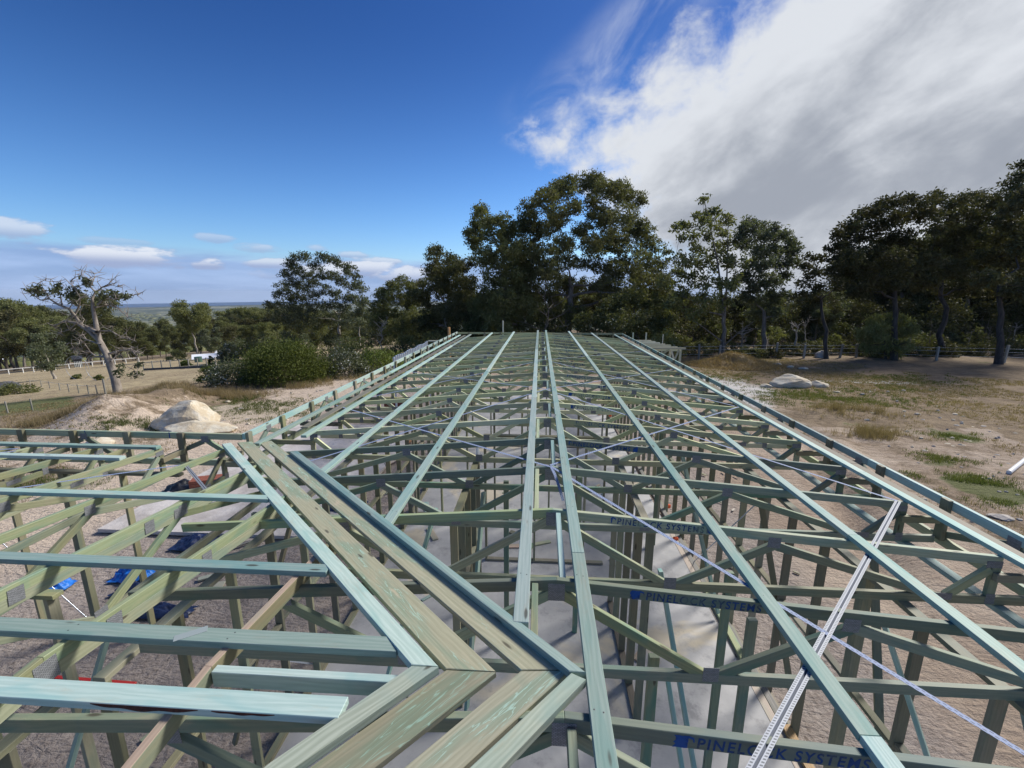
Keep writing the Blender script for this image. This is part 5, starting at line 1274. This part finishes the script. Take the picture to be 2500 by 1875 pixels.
def pxbush(px, py, wpx, hpx, depth, leafm, label, seed, **kw):
    b = atD(px, py, depth) if depth else hit(px, py)
    d = depth or (b - CAM).dot(Vector((-math.sin(YAW) * math.cos(PITCH), math.cos(YAW) * math.cos(PITCH), -math.sin(PITCH))))
    b.z = tz(b.x, b.y) if depth else b.z
    return bush(kw.pop('name', 'shrub'), b, wpx / 2 * d / FPX, wpx / 2 * d / FPX * kw.pop('dy', .8), hpx * d / FPX, leafm, label, seed, **kw)
pxbush(703, 928, 190, 88, None, M['leafround'], 'large rounded dense green shrub left of the roof', 1, n=30000, stems=10, L=(.09, .17), Wd=(.04, .07), name='round_shrub')
pxbush(632, 922, 70, 62, None, M['leafbright'], 'bright light green shrub at the foot of the large rounded shrub', 2, n=2600)
pxbush(575, 938, 120, 56, None, M['leafgrey'], 'grey-green flowering shrub left of the bright green one', 3, n=4200, bl=1)
pxbush(512, 932, 60, 38, None, M['leafbright'], 'small green shrub at the left end of the shrub row', 4, n=1500)
pxbush(845, 918, 110, 62, None, M['leafgrey'], 'grey-green shrub with white blossom just right of the rounded shrub', 5, n=3600, bl=1)
pxbush(930, 905, 120, 52, None, M['leafbright'], 'low bright green shrub against the roof edge', 6, n=3400)
pxbush(828, 850, 60, 48, 52, M['leafgrey'], 'pale bushy shrub behind the rounded shrub', 7, n=1600)
pxbush(560, 885, 46, 46, None, M['leafgrey'], 'blossoming dark shrub hiding the end of the white shed', 8, n=1600, bl=1, L=(.3, .5), Wd=(.12, .2))
pxbush(435, 880, 44, 24, None, M['leaf'], 'low round bush in the paddock left of the white shed', 9, n=1300, L=(.3, .5), Wd=(.12, .2))
pxbush(454, 893, 24, 13, None, M['leafbright'], 'small bright clipped tree in the paddock', 10, n=900, L=(.2, .35), Wd=(.1, .16), name='small_tree', cat='tree')
pxbush(517, 893, 12, 24, None, M['leafpine'], 'small dark conical tree in the paddock', 11, n=900, L=(.2, .35), Wd=(.1, .16), name='small_conifer', cat='tree')
pxbush(190, 925, 20, 12, None, M['leaf'], 'small leafy sapling in the left wire ring', 12, n=500, L=(.2, .3), Wd=(.08, .14))
pxbush(242, 928, 20, 10, None, M['leaf'], 'small leafy sapling in the right wire ring', 13, n=500, L=(.2, .3), Wd=(.08, .14))
pxbush(45, 962, 80, 26, None, M['leaf'], 'dark creeping bush by the rock at the left edge', 14, n=2000, L=(.12, .24))
for i in range(16):
    px = 545 + 34 * i + R_.uniform(-10, 10); pxbush(px, 866, R_.uniform(50, 90), R_.uniform(40, 75), R_.uniform(62, 88), M[R_.choice(['leaf', 'leafmid', 'leafgrey'])], 'dark understorey bush between the gums ' + where(px), 700 + i, n=1100, L=(.3, .5), Wd=(.12, .2), group='understorey left of the roof')
GS = 'low scrub along the fence'
rr = random.Random(8)
for i in range(26):
    px = 1560 + 36 * i + rr.uniform(-12, 12); 
    pxbush(px, 868, rr.uniform(50, 100), rr.uniform(25, 62), rr.uniform(38, 50), M[rr.choice(['leaf', 'leafdark', 'leafgrey', 'leaf'])], 'low scrubby bush beyond the fence ' + where(px), 200 + i, n=800, L=(.18, .32), Wd=(.08, .13), group=GS)
for i in range(34):
    px = 1600 + 28 * i + rr.uniform(-12, 12); pxbush(px, 866, rr.uniform(60, 110), rr.uniform(70, 125), rr.uniform(42, 56), M[rr.choice(['leafdark', 'leafmid', 'leafdark'])], 'tall dark undergrowth in the shade ' + where(px), 400 + i, n=1500, L=(.22, .38), Wd=(.1, .16), group='tall undergrowth behind the right-hand fence')
for i in range(24):
    px = 1660 + 36 * i + rr.uniform(-14, 14); pxbush(px, 872, rr.uniform(50, 95), rr.uniform(14, 30), rr.uniform(34.5, 38), M[rr.choice(['leafdark', 'leafmid', 'leafdark'])], 'low dark bush at the feet of the trees ' + where(px), 800 + i, n=800, L=(.16, .28), Wd=(.07, .12), group='low bushes at the feet of the right-hand trees')
for i in range(13):
    px = 870 + 62 * i; pxbush(px, 862, rr.uniform(60, 100), rr.uniform(30, 80), rr.uniform(33, 40), M[rr.choice(['leaf', 'leafdark', 'leaf'])], 'dense bush showing over the far roof edge ' + where(px), 300 + i, n=1700, L=(.2, .34), Wd=(.08, .14), group='bushes behind the far end of the roof')
# bare saplings and dead trees
def bare(px, ybase, ytop, depth, label, seed, mat, group=None, r0=.05, nb=7, spread=.35):
    rs = np.random.RandomState(seed); b = atD(px, ybase, depth); b.z = tz(b.x, b.y); h = atD(px, ytop, depth).z - b.z
    t = thing('bare_sapling' if h < 5 else 'dead_tree', b, label, 'tree', group)
    top = Vector((rs.normal() * .06 * h, rs.normal() * .06 * h, h)); tr = wiggle((0, 0, -.1), top, 7, .025, rs); P = [(tr, [r0 * (1 - .85 * i / 7) for i in range(8)])]
    for i in range(nb):
        j = rs.randint(2, 7); e = tr[j] + Vector((rs.normal() * spread * h * .5, rs.normal() * spread * h * .5, rs.uniform(.08, .3) * h)); q = wiggle(tr[j], e, 4, .08, rs)
        P.append((q, [r0 * .5 * (1 - .8 * k / 4) for k in range(5)]))
        for _ in range(3):
            m = q[rs.randint(1, 4)]; e2 = m + Vector((rs.normal() * .1 * h, rs.normal() * .1 * h, rs.uniform(.02, .14) * h)); P.append(([m, e2], [r0 * .22, .006]))
    V, F = tubes(P, 5); quadmesh('trunk', V, F, mat, None, None, True).parent = t
    return t
bare(930, 850, 785, 44, 'white skeletal dead tree standing before the dark bush, left of the roof', 1, M['barkpale'], r0=.09, nb=9)
bare(1330, 830, 680, 40, 'grey dead tree tangled in the lower crown of the tallest gum', 9, M['bark'], r0=.09, nb=9, spread=.5)
bare(1808, 862, 800, 38, 'pale twisted dead tree between two gum trunks, right', 2, M['barkpale'], r0=.08, nb=9, spread=.6)
bare(1935, 862, 790, 37, 'pale leaning dead trunk right of the rounded gum', 3, M['barkpale'], r0=.14, nb=4, spread=.5)
for i in range(34):
    px = 1640 + 25 * i + rr.uniform(-9, 9); bare(px, 862, rr.uniform(770, 822), rr.uniform(37, 48), 'thin bare sapling trunk in the shade ' + where(px), 500 + i, M[rr.choice(['barkpale', 'bark', 'barkdark'])], 'thin sapling trunks beyond the fence', r0=rr.uniform(.03, .09), nb=4, spread=.25)

# far woodland on the plain: one mass
def far_wood():
    rs = np.random.RandomState(4); n = 15000
    az = rs.uniform(math.radians(-62), math.radians(62), n); d = 330 * np.exp(rs.rand(n) * math.log(14)); x = d * np.sin(az); y = d * np.cos(az)
    m = (vn(x, y, 260, 31) + .6 * vn(x, y, 90, 32) + .25) > 0; x, y, d = x[m], y[m], d[m]; z = terr(x, y); n = len(x)
    s = np.clip(d / 110, 4, 22); k = 5
    ang = rs.uniform(0, 6.28, n); hh = np.minimum(s, 9) * rs.uniform(.6, 1.2, n)
    V = np.zeros((n, 2 * k + 1, 3)); 
    for i in range(k):
        a = ang + 2 * PI * i / k; rr_ = s * rs.uniform(.6, 1.1, n); V[:, i] = np.stack([x + rr_ * np.cos(a), y + rr_ * np.sin(a), z + hh * .1], 1)
        V[:, k + i] = np.stack([x + rr_ * .75 * np.cos(a + .4), y + rr_ * .75 * np.sin(a + .4), z + hh * rs.uniform(.6, .85, n)], 1)
    V[:, 2 * k] = np.stack([x, y, z + hh], 1); F = []
    for i in range(k):
        j = (i + 1) % k; F += [(i, j, k + i), (j, k + j, k + i), (k + i, k + j, 2 * k)]
    F = (np.array(F)[None] + (np.arange(n) * (2 * k + 1))[:, None, None]).reshape(-1, 3)
    o = quadmesh('distant_woodland', V.reshape(-1, 3), F, M['leaf'], None, None, True)
    tag(o, 'hazy patchwork of distant woodland on the coastal plain', 'woodland', None, 'stuff')
far_wood()

# ---- rocks
def boulder(name, px, py, wpx, hpx, mat, label, seed, dy=.8, rot=0.0, shear=0.0, z=GZ, cat='boulder', group=None, res=3):
    p = onZ(px, py, z) if z is not None else hit(px, py); d = (p - CAM).dot(Vector((-math.sin(YAW) * math.cos(PITCH), math.cos(YAW) * math.cos(PITCH), -math.sin(PITCH))))
    rx = wpx / 2 * d / FPX; h = hpx * d / FPX; import bmesh
    bm_ = bmesh.new(); bmesh.ops.create_icosphere(bm_, subdivisions=res, radius=1.0)
    r = random.Random(seed); cuts = [(Vector((r.uniform(-1, 1), r.uniform(-1, 1), r.uniform(-.3, 1))).normalized(), r.uniform(.55, .85)) for _ in range(9)]
    for v in bm_.verts:
        q = v.co.copy()
        for nrm, dd in cuts:
            e = q.dot(nrm) - dd
            if e > 0: q -= nrm * e * .88
        a = float(vn(q.x * 3 + 5, q.y * 3 + q.z * 2, 1, seed)) * .16 + float(vn(q.x * 9, q.y * 9 + q.z * 6, 1, seed + 1)) * .05; q *= 1 + a
        v.co = Vector((q.x * rx * 1.25 + shear * q.z * rx, q.y * rx * dy * 1.25, (q.z * .72 + .25) * h))
    me = bpy.data.meshes.new(name); bm_.to_mesh(me); bm_.free(); me.materials.append(mat); None
    zz = min(z if z is not None else p.z, tz(p.x, p.y))
    return solo(link(name, me, None, None, Matrix.Translation((p.x, p.y, zz)) @ Matrix.Rotation(rot, 4, 'Z')), label, cat, group)
boulder('boulder', 460, 1040, 116, 72, M['rock'], 'large smooth cream boulder at the left, behind the wing parapet', 3, .7, .2, .2, res=4)
boulder('boulder', 490, 1050, 130, 30, M['rock'], 'low flat cream boulder leaning in front of the large one', 5, .6, .4, res=4)
boulder('boulder', 245, 1085, 60, 20, M['rock'], 'small pale boulder seen just over the left wing', 6, .8, .3)
boulder('boulder', 1928, 942, 96, 30, M['rock'], 'long pale boulder with split grey end on the right-hand ground', 8, .5, .1, res=4)
boulder('boulder', 1870, 945, 24, 10, M['rock'], 'small rounded stone left of the long boulder', 9)
boulder('boulder', 2000, 943, 34, 16, M['rock'], 'small golden stone right of the long boulder', 10)
boulder('boulder', 1893, 893, 22, 9, M['rock'], 'blocky pale stone beside the straw heap', 11)
boulder('boulder', 1928, 897, 14, 7, M['rock'], 'little pale stone right of the blocky one', 12)
boulder('boulder', 1962, 900, 18, 5, M['rock'], 'flat pale stone beyond the long boulder', 13)
boulder('boulder', 2440, 1263, 46, 10, M['rockgrey'], 'flat grey stone slab on the ground at far right', 14, .7)
boulder('boulder', 2008, 872, 28, 18, M['rockgrey'], 'grey stump-like rock by the fence', 15)
M['rockdark'] = rock('dark_granite', (.05, .055, .065), (.10, .10, .11), (.14, .13, .12))
boulder('boulder', 15, 955, 50, 26, M['rockdark'], 'dark rock at the left edge of the picture', 16, z=None)
rr = random.Random(12)
for i in range(150):
    if i < 95: px, py = rr.uniform(1850, 2480), rr.uniform(950, 1280)
    else: px, py = rr.uniform(150, 800), rr.uniform(930, 1060)
    if px > 1850 and px < 1500 + (py - 700) * 1.9: px += 250
    boulder('stone', px, py, rr.uniform(5, 14), rr.uniform(2, 6), M['rock'] if rr.random() < .6 else M['rockgrey'], 'small loose stone on the bare ground', 40 + i, group='loose stones around the house', cat='stone', res=1)

# ---- straw heap
def straw_heap(px, py, wpx, hpx, label):
    p = onZ(px, py, GZ); d = 33.0 * 0 + (p - CAM).length * .95; rs = np.random.RandomState(2); rx = wpx / 2 * d / FPX; h = hpx * d / FPX
    t = thing('straw_heap', (p.x, p.y, tz(p.x, p.y)), label, 'straw heap')
    n = 40; V = []; F = []
    for i in range(n + 1):
        for j in range(n + 1):
            u = i / n * 2 - 1; v = j / n * 2 - 1; e = math.exp(-(u * u + v * v) * 2.6); V.append((u * rx, v * rx * .6, h * e * (1 + .6 * float(vn(i, j, 4, 3))) - .05))
    for i in range(n):
        for j in range(n): a = i * (n + 1) + j; F.append((a, a + n + 1, a + n + 2, a + 1))
    q = poly('mound', V, F, M['straw'], None, None, True); q.parent = t
    V = np.array(V); k = rs.randint(0, len(V), 9000); k = k[V[k, 2] > .0]; cen = V[k] + rs.normal(size=(len(k), 3)) * .05; cen[:, 2] += .02
    LV, LF = leaf_cards(cen, rs, (.25, .6), (.015, .03), -.15); c = quadmesh('stalks', LV, LF, M['straw']); c.parent = t; c['kind'] = 'stuff'
straw_heap(1790, 893, 210, 26, 'heap of golden straw at the right beyond the roof')

# ---- grass
def tufts(name, label, mat, spots, seed, h=(.10, .28), wd=.012, per=9):
    rs = np.random.RandomState(seed); C = np.array(spots); n = len(C); idx = np.repeat(np.arange(n), per); m = len(idx)
    b = C[idx] + np.stack([rs.normal(size=m) * .06, rs.normal(size=m) * .06, np.zeros(m)], 1); a = rs.uniform(0, 6.28, m)
    H = rs.uniform(*h, m); dx = np.stack([np.cos(a), np.sin(a), np.zeros(m)], 1); tip = b + np.stack([rs.normal(size=m) * .35 * H, rs.normal(size=m) * .35 * H, H], 1)
    k = np.linalg.norm(b[:, :2], axis=1, keepdims=True) / 12; W_ = wd * .45 * np.maximum(1, k * 1.1)
    V = np.stack([b - dx * W_ - [0, 0, .02], b + dx * W_ - [0, 0, .02], tip], 1).reshape(-1, 3)
    o = quadmesh(name, V, np.arange(3 * m).reshape(m, 3), mat); tag(o, label, 'grass', None, 'stuff')
def scatter(n, seed, cond, rmin=8, rmax=36, az=(-60, 58)):
    rs = np.random.RandomState(seed); a = np.radians(rs.uniform(*az, n)); r = rmin + (rmax - rmin) * rs.rand(n) ** .75; x = r * np.sin(a); y = r * np.cos(a)
    m = cond(x, y) & ~((x > -9.2) & (x < 4.6) & (y < 22.6)); x, y = x[m], y[m]; return np.stack([x, y, terr(x, y)], 1)
tufts('dry_grass', 'dry straw coloured grass scattered over the ground right and left of the house', M['grassdry'], scatter(17000, 1, lambda x, y: (vn(x, y, 3.5, 41) + .5 * vn(x, y, 1.1, 42) > .03) & ((x > 9 + .05 * y) | (-.8 * x + .6 * y > 15)) & ~((x > 5) & (x < 12.5) & (y > 14) & (y < 24))), 1, (.03, .10))
tufts('dry_grass', 'dense dry grass in the field before the fence at right', M['grassdry'], scatter(15000, 5, lambda x, y: (vn(x, y, 2.5, 45) > -.1), 24, 40, (8, 56)), 6, (.02, .08))
def gpatch(px, py, rx, n, seed):
    rs = np.random.RandomState(seed); p = onZ(px, py, GZ); x = p.x + rs.normal(size=n) * rx; y = p.y + rs.normal(size=n) * rx * .55; m = vn(x, y, .9, seed) > -.08; x, y = x[m], y[m]; return np.stack([x, y, terr(x, y)], 1)
tufts('green_grass', 'patches of green grass on the sandy ground right of the roof', M['grassgreen'], np.concatenate([gpatch(*a) for a in ((1985, 965, 2.2, 900, 1), (2080, 975, 1.6, 700, 2), (2200, 925, 1.8, 500, 3), (2380, 1180, .6, 420, 4), (2300, 1120, .5, 200, 5), (2440, 1215, .6, 300, 6), (2330, 1065, .5, 160, 7), (1760, 925, 1.8, 400, 8), (1900, 975, 1.5, 400, 9), (2250, 1160, .3, 100, 19), (2160, 950, 1.6, 400, 18))]), 2, (.03, .11))
tufts('green_grass', 'patches of green grass around the boulders at the left', M['grassgreen'], np.concatenate([gpatch(*a) for a in ((640, 985, 1.6, 800, 11), (575, 965, .9, 400, 12), (320, 1055, .8, 350, 13), (400, 1045, .5, 150, 14), (700, 1010, 1.2, 400, 15), (130, 1175, .9, 300, 16), (430, 955, .7, 200, 17))]), 3, (.03, .12))
tufts('tall_dry_grass', 'tall feathery dry grass on the crest behind the mounds', M['grassdry'], np.concatenate([gpatch(*a) for a in ((470, 950, 1.2, 500, 21), (530, 960, 1.0, 400, 22), (380, 930, 1.2, 300, 23), (720, 935, 1.0, 200, 24), (860, 925, 1.5, 200, 25), (200, 1010, .9, 250, 26), (110, 1020, .6, 200, 27), (2080, 1010, .8, 250, 28), (2120, 1060, .6, 200, 29))]), 4, (.15, .45), .006, 12)

# ---- fences, shed, small things
GFW = 'weathered posts of the right-hand fence'
prev = None; tf = thing('wire_fence', onZ(1800, 880, GZ), 'old wire fence with weathered posts along the trees at right', 'fence')
fx_ = [(1580, 876), (1640, 876), (1706, 877), (1756, 877), (1892, 873), (1962, 874), (2050, 873), (2090, 873), (2285, 882), (2450, 887), (2560, 890)]
for i, (x, y) in enumerate(fx_):
    p = onZ(x, y, GZ); p.z = tz(p.x, p.y); h = 1.05 + .25 * R_.random()
    beam('post', (p.x, p.y, p.z - .1), (p.x + R_.uniform(-.08, .08), p.y, p.z + h), .13, .13, M['grey'], tf, False, up=Vector((1, 0, 0)))
    if prev is not None:
        for hh in (.4, .75, 1.0): beam('wire', (prev.x, prev.y, prev.z + hh), (p.x, p.y, p.z + hh), .012, .012, M['steel'], tf, False, bev=.002)
    prev = p
tf = thing('rail_fence', hit(160, 912), 'long white post and rail fence across the paddock at the left', 'fence'); prev = None
FA, FB = hit(-8, 917), hit(345, 907)
dA = max((FA - CAM).xy.length, 80); FA = CAM + (FA - CAM) * (dA / (FA - CAM).xy.length); FB = CAM + (FB - CAM) * (dA * 1.02 / (FB - CAM).xy.length)
for x in (-8, 22, 58, 84, 111, 138, 172, 200, 230, 258, 286, 313, 345):
    r_ = ray(x, 912).xy.normalized(); u_ = (FB - FA).xy; den = r_.x * u_.y - r_.y * u_.x; w_ = (FA - CAM).xy; t_ = (w_.x * u_.y - w_.y * u_.x) / den
    p = Vector((CAM.x + r_.x * t_, CAM.y + r_.y * t_, 0)); p.z = tz(p.x, p.y); hq = 11.5 * t_ * .72 / FPX
    beam('post', (p.x, p.y, p.z - .2), (p.x, p.y, p.z + hq), .12, .10, M['white'], tf, False, up=Vector((1, 0, 0)))
    if prev is not None: beam('rail', (prev.x, prev.y, prev.z + hq + .06), (p.x, p.y, p.z + hq + .06), .10, .15, M['white'], tf)
    prev = p
tf = thing('wire_fence', hit(200, 958), 'low dark wire fence between the dry paddock and the green strip', 'fence'); prev = None
for (x, y) in ((75, 941), (102, 945), (122, 948), (147, 953), (169, 957), (193, 960), (217, 962), (238, 963), (258, 961), (20, 1010), (80, 1002)):
    p = hit(x, y)
    beam('post', (p.x, p.y, p.z - .1), (p.x, p.y, p.z + .62), .05, .05, M['grey'], tf, False, up=Vector((1, 0, 0)))
    if prev is not None and x > 90 and (p - prev).length < 12: beam('wire', (prev.x, prev.y, prev.z + .55), (p.x, p.y, p.z + .55), .012, .012, M['steel'], tf, False, bev=.003)
    prev = p
tf = thing('wire_fence', hit(420, 905), 'dark rail fence along the far side of the dry paddock', 'fence'); prev = None
for x in range(352, 540, 22):
    y = 904 - (x - 352) * .045; p = hit(x, y)
    beam('post', (p.x, p.y, p.z - .1), (p.x, p.y, p.z + 1.2), .1, .1, M['grey'], tf, False, up=Vector((1, 0, 0)))
    if prev is not None:
        beam('rail', (prev.x, prev.y, prev.z + .25), (p.x, p.y, p.z + .25), .1, .25, M['darkshed'], tf); beam('wire', (prev.x, prev.y, prev.z + 1.1), (p.x, p.y, p.z + 1.1), .03, .03, M['steel'], tf, False, bev=.003)
    prev = p
def shed(pa_, pb_, hw, hr, dep, wallm, roofm, label, name='shed'):
    a = hit(*pa_); b = hit(*pb_); dist = (a - CAM).length; b = CAM + (b - CAM).normalized() * dist * 1.0; b.z = a.z = min(a.z, b.z) - .2
    hw = hw * dist / FPX; hr = hr * dist / FPX; dep = dep * dist / FPX
    d = (b - a); d.z = 0; L = d.length; d.normalize(); n = Vector((d.y, -d.x, 0)); n = -n if n.dot(a - CAM) < 0 else n
    t = thing(name, a, label, 'shed'); e = .25
    c = [a, b, b + n * dep, a + n * dep]; up = Vector((0, 0, 1))
    V = [q for q in c] + [q + up * hw for q in c]; mid = [(V[4] + V[7]) / 2 + up * (hr - hw), (V[5] + V[6]) / 2 + up * (hr - hw)]
    q = poly('wall', [v for v in V] + mid, [(0, 1, 5, 4), (1, 2, 6, 9, 5), (2, 3, 7, 6), (3, 0, 4, 8, 7)], wallm, t)
    R4 = [V[4] - n * e - d * e, V[5] - n * e + d * e, V[6] + n * e + d * e, V[7] + n * e - d * e, mid[0] - d * e + up * .06, mid[1] + d * e + up * .06]
    poly('roof', [v + up * .04 for v in R4[:4]] + R4[4:], [(0, 1, 5, 4), (2, 3, 4, 5)], roofm, t)
    for i in range(5):
        p = a + d * (L * (i + .3) / 5); poly('door', [p - n * .06 + up * .1, p + d * L * .1 - n * .06 + up * .1, p + d * L * .1 - n * .06 + up * hw * .8, p - n * .06 + up * hw * .8], [(0, 1, 2, 3)], M['shedwall2'], t)
    return t
M['shedwall2'] = simple('pale_door_panel', (.66, .70, .68), .6)
shed((472, 880), (548, 880), 8, 15, 45, M['shedwall'], M['roofwhite'], 'long low white-roofed shed in the paddock trees at the left')
shed((-20, 893), (30, 893), 9, 17, 40, M['shedwall'], M['roofwhite'], 'white building half hidden by trees at the left edge')
shed((182, 897), (203, 897), 16, 21, 20, M['darkshed'], M['darkshed'], 'small dark shed behind the white rail fence')
shed((527, 866), (546, 866), 3, 9, 15, M['shedwall'], M['roofwhite'], 'small pale roof peeping out behind the long shed')
def cyl(name, p, r, h, mat, label, cat, n=20, axis=None):
    V = []; 
    for k in (0, 1):
        for i in range(n): a = 2 * PI * i / n; V.append((r * math.cos(a), r * math.sin(a), h * k))
    F = [(i, (i + 1) % n, n + (i + 1) % n, n + i) for i in range(n)] + [tuple(range(n, 2 * n)), tuple(range(n))[::-1]]
    mw = Matrix.Translation(p) @ (axis or Matrix.Identity(4)); return solo(poly(name, V, F, mat, None, mw), label, cat)
p = hit(485, 884); q_ = (p - CAM).length / FPX; cyl('water_tank', p, 6.5 * q_, 10.5 * q_, M['tank'], 'dark green round water tank in front of the white shed', 'water tank')
p = onZ(2462, 1158, GZ); cyl('drain_pipe', (p.x, p.y, GZ + .06), .058, 2.0, M['pipe'], 'thick white drain pipe lying on the ground at the right edge', 'pipe', axis=Matrix.Rotation(math.radians(35), 4, 'Z') @ Matrix.Rotation(PI / 2, 4, 'Y'))
for (x, y, lab) in ((190, 922, 'left'), (242, 925, 'right')):
    p = hit(x, y + 5); P = [([(1.4 * math.cos(a), .2, 1.3 + 1.4 * math.sin(a)) for a in np.linspace(-1.2, PI + 1.2, 22)], [.014] * 22)]; V, F = tubes(P, 4)
    o = quadmesh('wire_ring', V, F, M['steel']); o.matrix_basis = Matrix.Translation(p); solo(o, 'thin wire guard ring round the %s sapling in the paddock' % lab, 'plant guard')
# posts standing up beyond the far roof edge
for (x, y0, y1, m_, wd, depth, lab) in ((1096, 824, 799, 'fresh', .10, 20.5, 'orange-yellow post end sticking up at the far left of the roof'), (1228, 815, 783, 'postpale', .07, 24.5, 'pale green post beyond the far end of the roof, left'),
                                        (1546, 832, 812, 'postpale', .06, 22, 'pale post beyond the far right corner, left one'), (1578, 832, 812, 'postpale', .06, 22, 'pale post beyond the far right corner, right one'), (1619, 850, 816, 'postpale', .04, 23, 'thin pale stake right of the far corner')):
    a = atD(x, y1, depth); solo(post('corner_post', (a.x, a.y), a.z, SZ - .2, wd, wd, M[m_], None), lab, 'post', 'posts rising beyond the far roof edge')
# patio frame right of the far corner
def patio():
    D = 19.5; a = atD(1674, 848, D); z = a.z; Y = a.y
    t = thing('patio_frame', (a.x, a.y, GZ), 'pale open timber roof frame jutting out right of the far end of the roof', 'patio frame')
    ends = [1674, 1654, 1638, 1624, 1611, 1600, 1590]; ysx = [849, 846, 842, 839, 836, 833, 830.5]
    for i, (x, y) in enumerate(zip(ends, ysx)):
        q = CAM + ray(x, y) * ((z - CAM.z) / ray(x, y).z); beam('rafter', (4.02, q.y, z), (q.x, q.y, z), .07, .07, M['postpale'], t)
    for x in (1661, 1636):
        q = onY(x, 860, Y + .05); beam('leg', (q.x, q.y, GZ - .1), (q.x, q.y, z - .08), .08, .08, M['postpale'], t, False, up=Vector((1, 0, 0)))
    for (x0, y0, x1, y1) in ((1658, 853, 1648, 876), (1638, 852, 1645, 878), (1634, 853, 1618, 864)):
        beam('brace', onY(x0, y0, Y - .05), onY(x1, y1, Y - .05), .05, .07, M['postpale'], t, False)
    beam('beam', (4.02, Y - .02, z - .075), (onY(1662, 852, Y).x, Y - .02, z - .075), .05, .10, M['postpale'], t)
patio()
# bright metal channels stacked on edge beyond the left parapet
def channels():
    t = None; pa_ = (966, 880); pb_ = (1046, 838); n = 21
    A = onX(962, 886, -4.75); B = onX(1046, 843, -4.75)
    t = thing('metal_channel_rack', (A.x, A.y, A.z - .3), 'row of bright grey metal channel ends along a silver rail outside the left parapet', 'metal rack')
    beam('rail', A, B, .10, .05, M['steel'], t)
    for i in range(n):
        p = A.lerp(B, (i + .5) / n); beam('channel', (p.x - .03, p.y, p.z - .02), (p.x - .03, p.y, p.z + .17 + .02 * math.sin(i)), .10, .05, M['steel'], t, False, up=Vector((1, 0, 0)), bev=.006)
    for s in (0, 1):
        p = A.lerp(B, s); beam('leg', (p.x, p.y, SZ - .1), (p.x, p.y, p.z), .05, .05, M['steel'], t, False, up=Vector((1, 0, 0)))
channels()
p = onX(1015, 850, -5.6); solo(beam('pale_board', onY(1046, 831, 19.2), onY(1070, 831, 19.2), .10, .05, M['postpale']), 'short pale board end beyond the left parapet near the far corner', 'board')
for o in list(bpy.data.meshes):
    if o.users == 0: bpy.data.meshes.remove(o)

# ------------------------------------------------------------------ haze over the plain
def haze():
    x0, x1, y0, y1, z0, z1 = -9900, 9900, -9900, 9900, -640, 24
    V = [(x0, y0, z0), (x1, y0, z0), (x1, y1, z0), (x0, y1, z0), (x0, y0, z1), (x1, y0, z1), (x1, y1, z1), (x0, y1, z1)]
    F = [(3, 2, 1, 0), (4, 5, 6, 7), (0, 1, 5, 4), (1, 2, 6, 5), (2, 3, 7, 6), (3, 0, 4, 7)]
    m = bpy.data.materials.new('haze'); m.use_nodes = True; nt = m.node_tree; nt.nodes.clear()
    v = nt.nodes.new('ShaderNodeVolumePrincipled'); v.inputs['Color'].default_value = (.72, .84, 1, 1); v.inputs['Density'].default_value = 0.00005
    o = nt.nodes.new('ShaderNodeOutputMaterial'); nt.links.new(v.outputs[0], o.inputs['Volume'])
    tag(poly('haze', V, F, m), 'thin pale haze over the coastal plain', None, None, 'stuff')
haze()
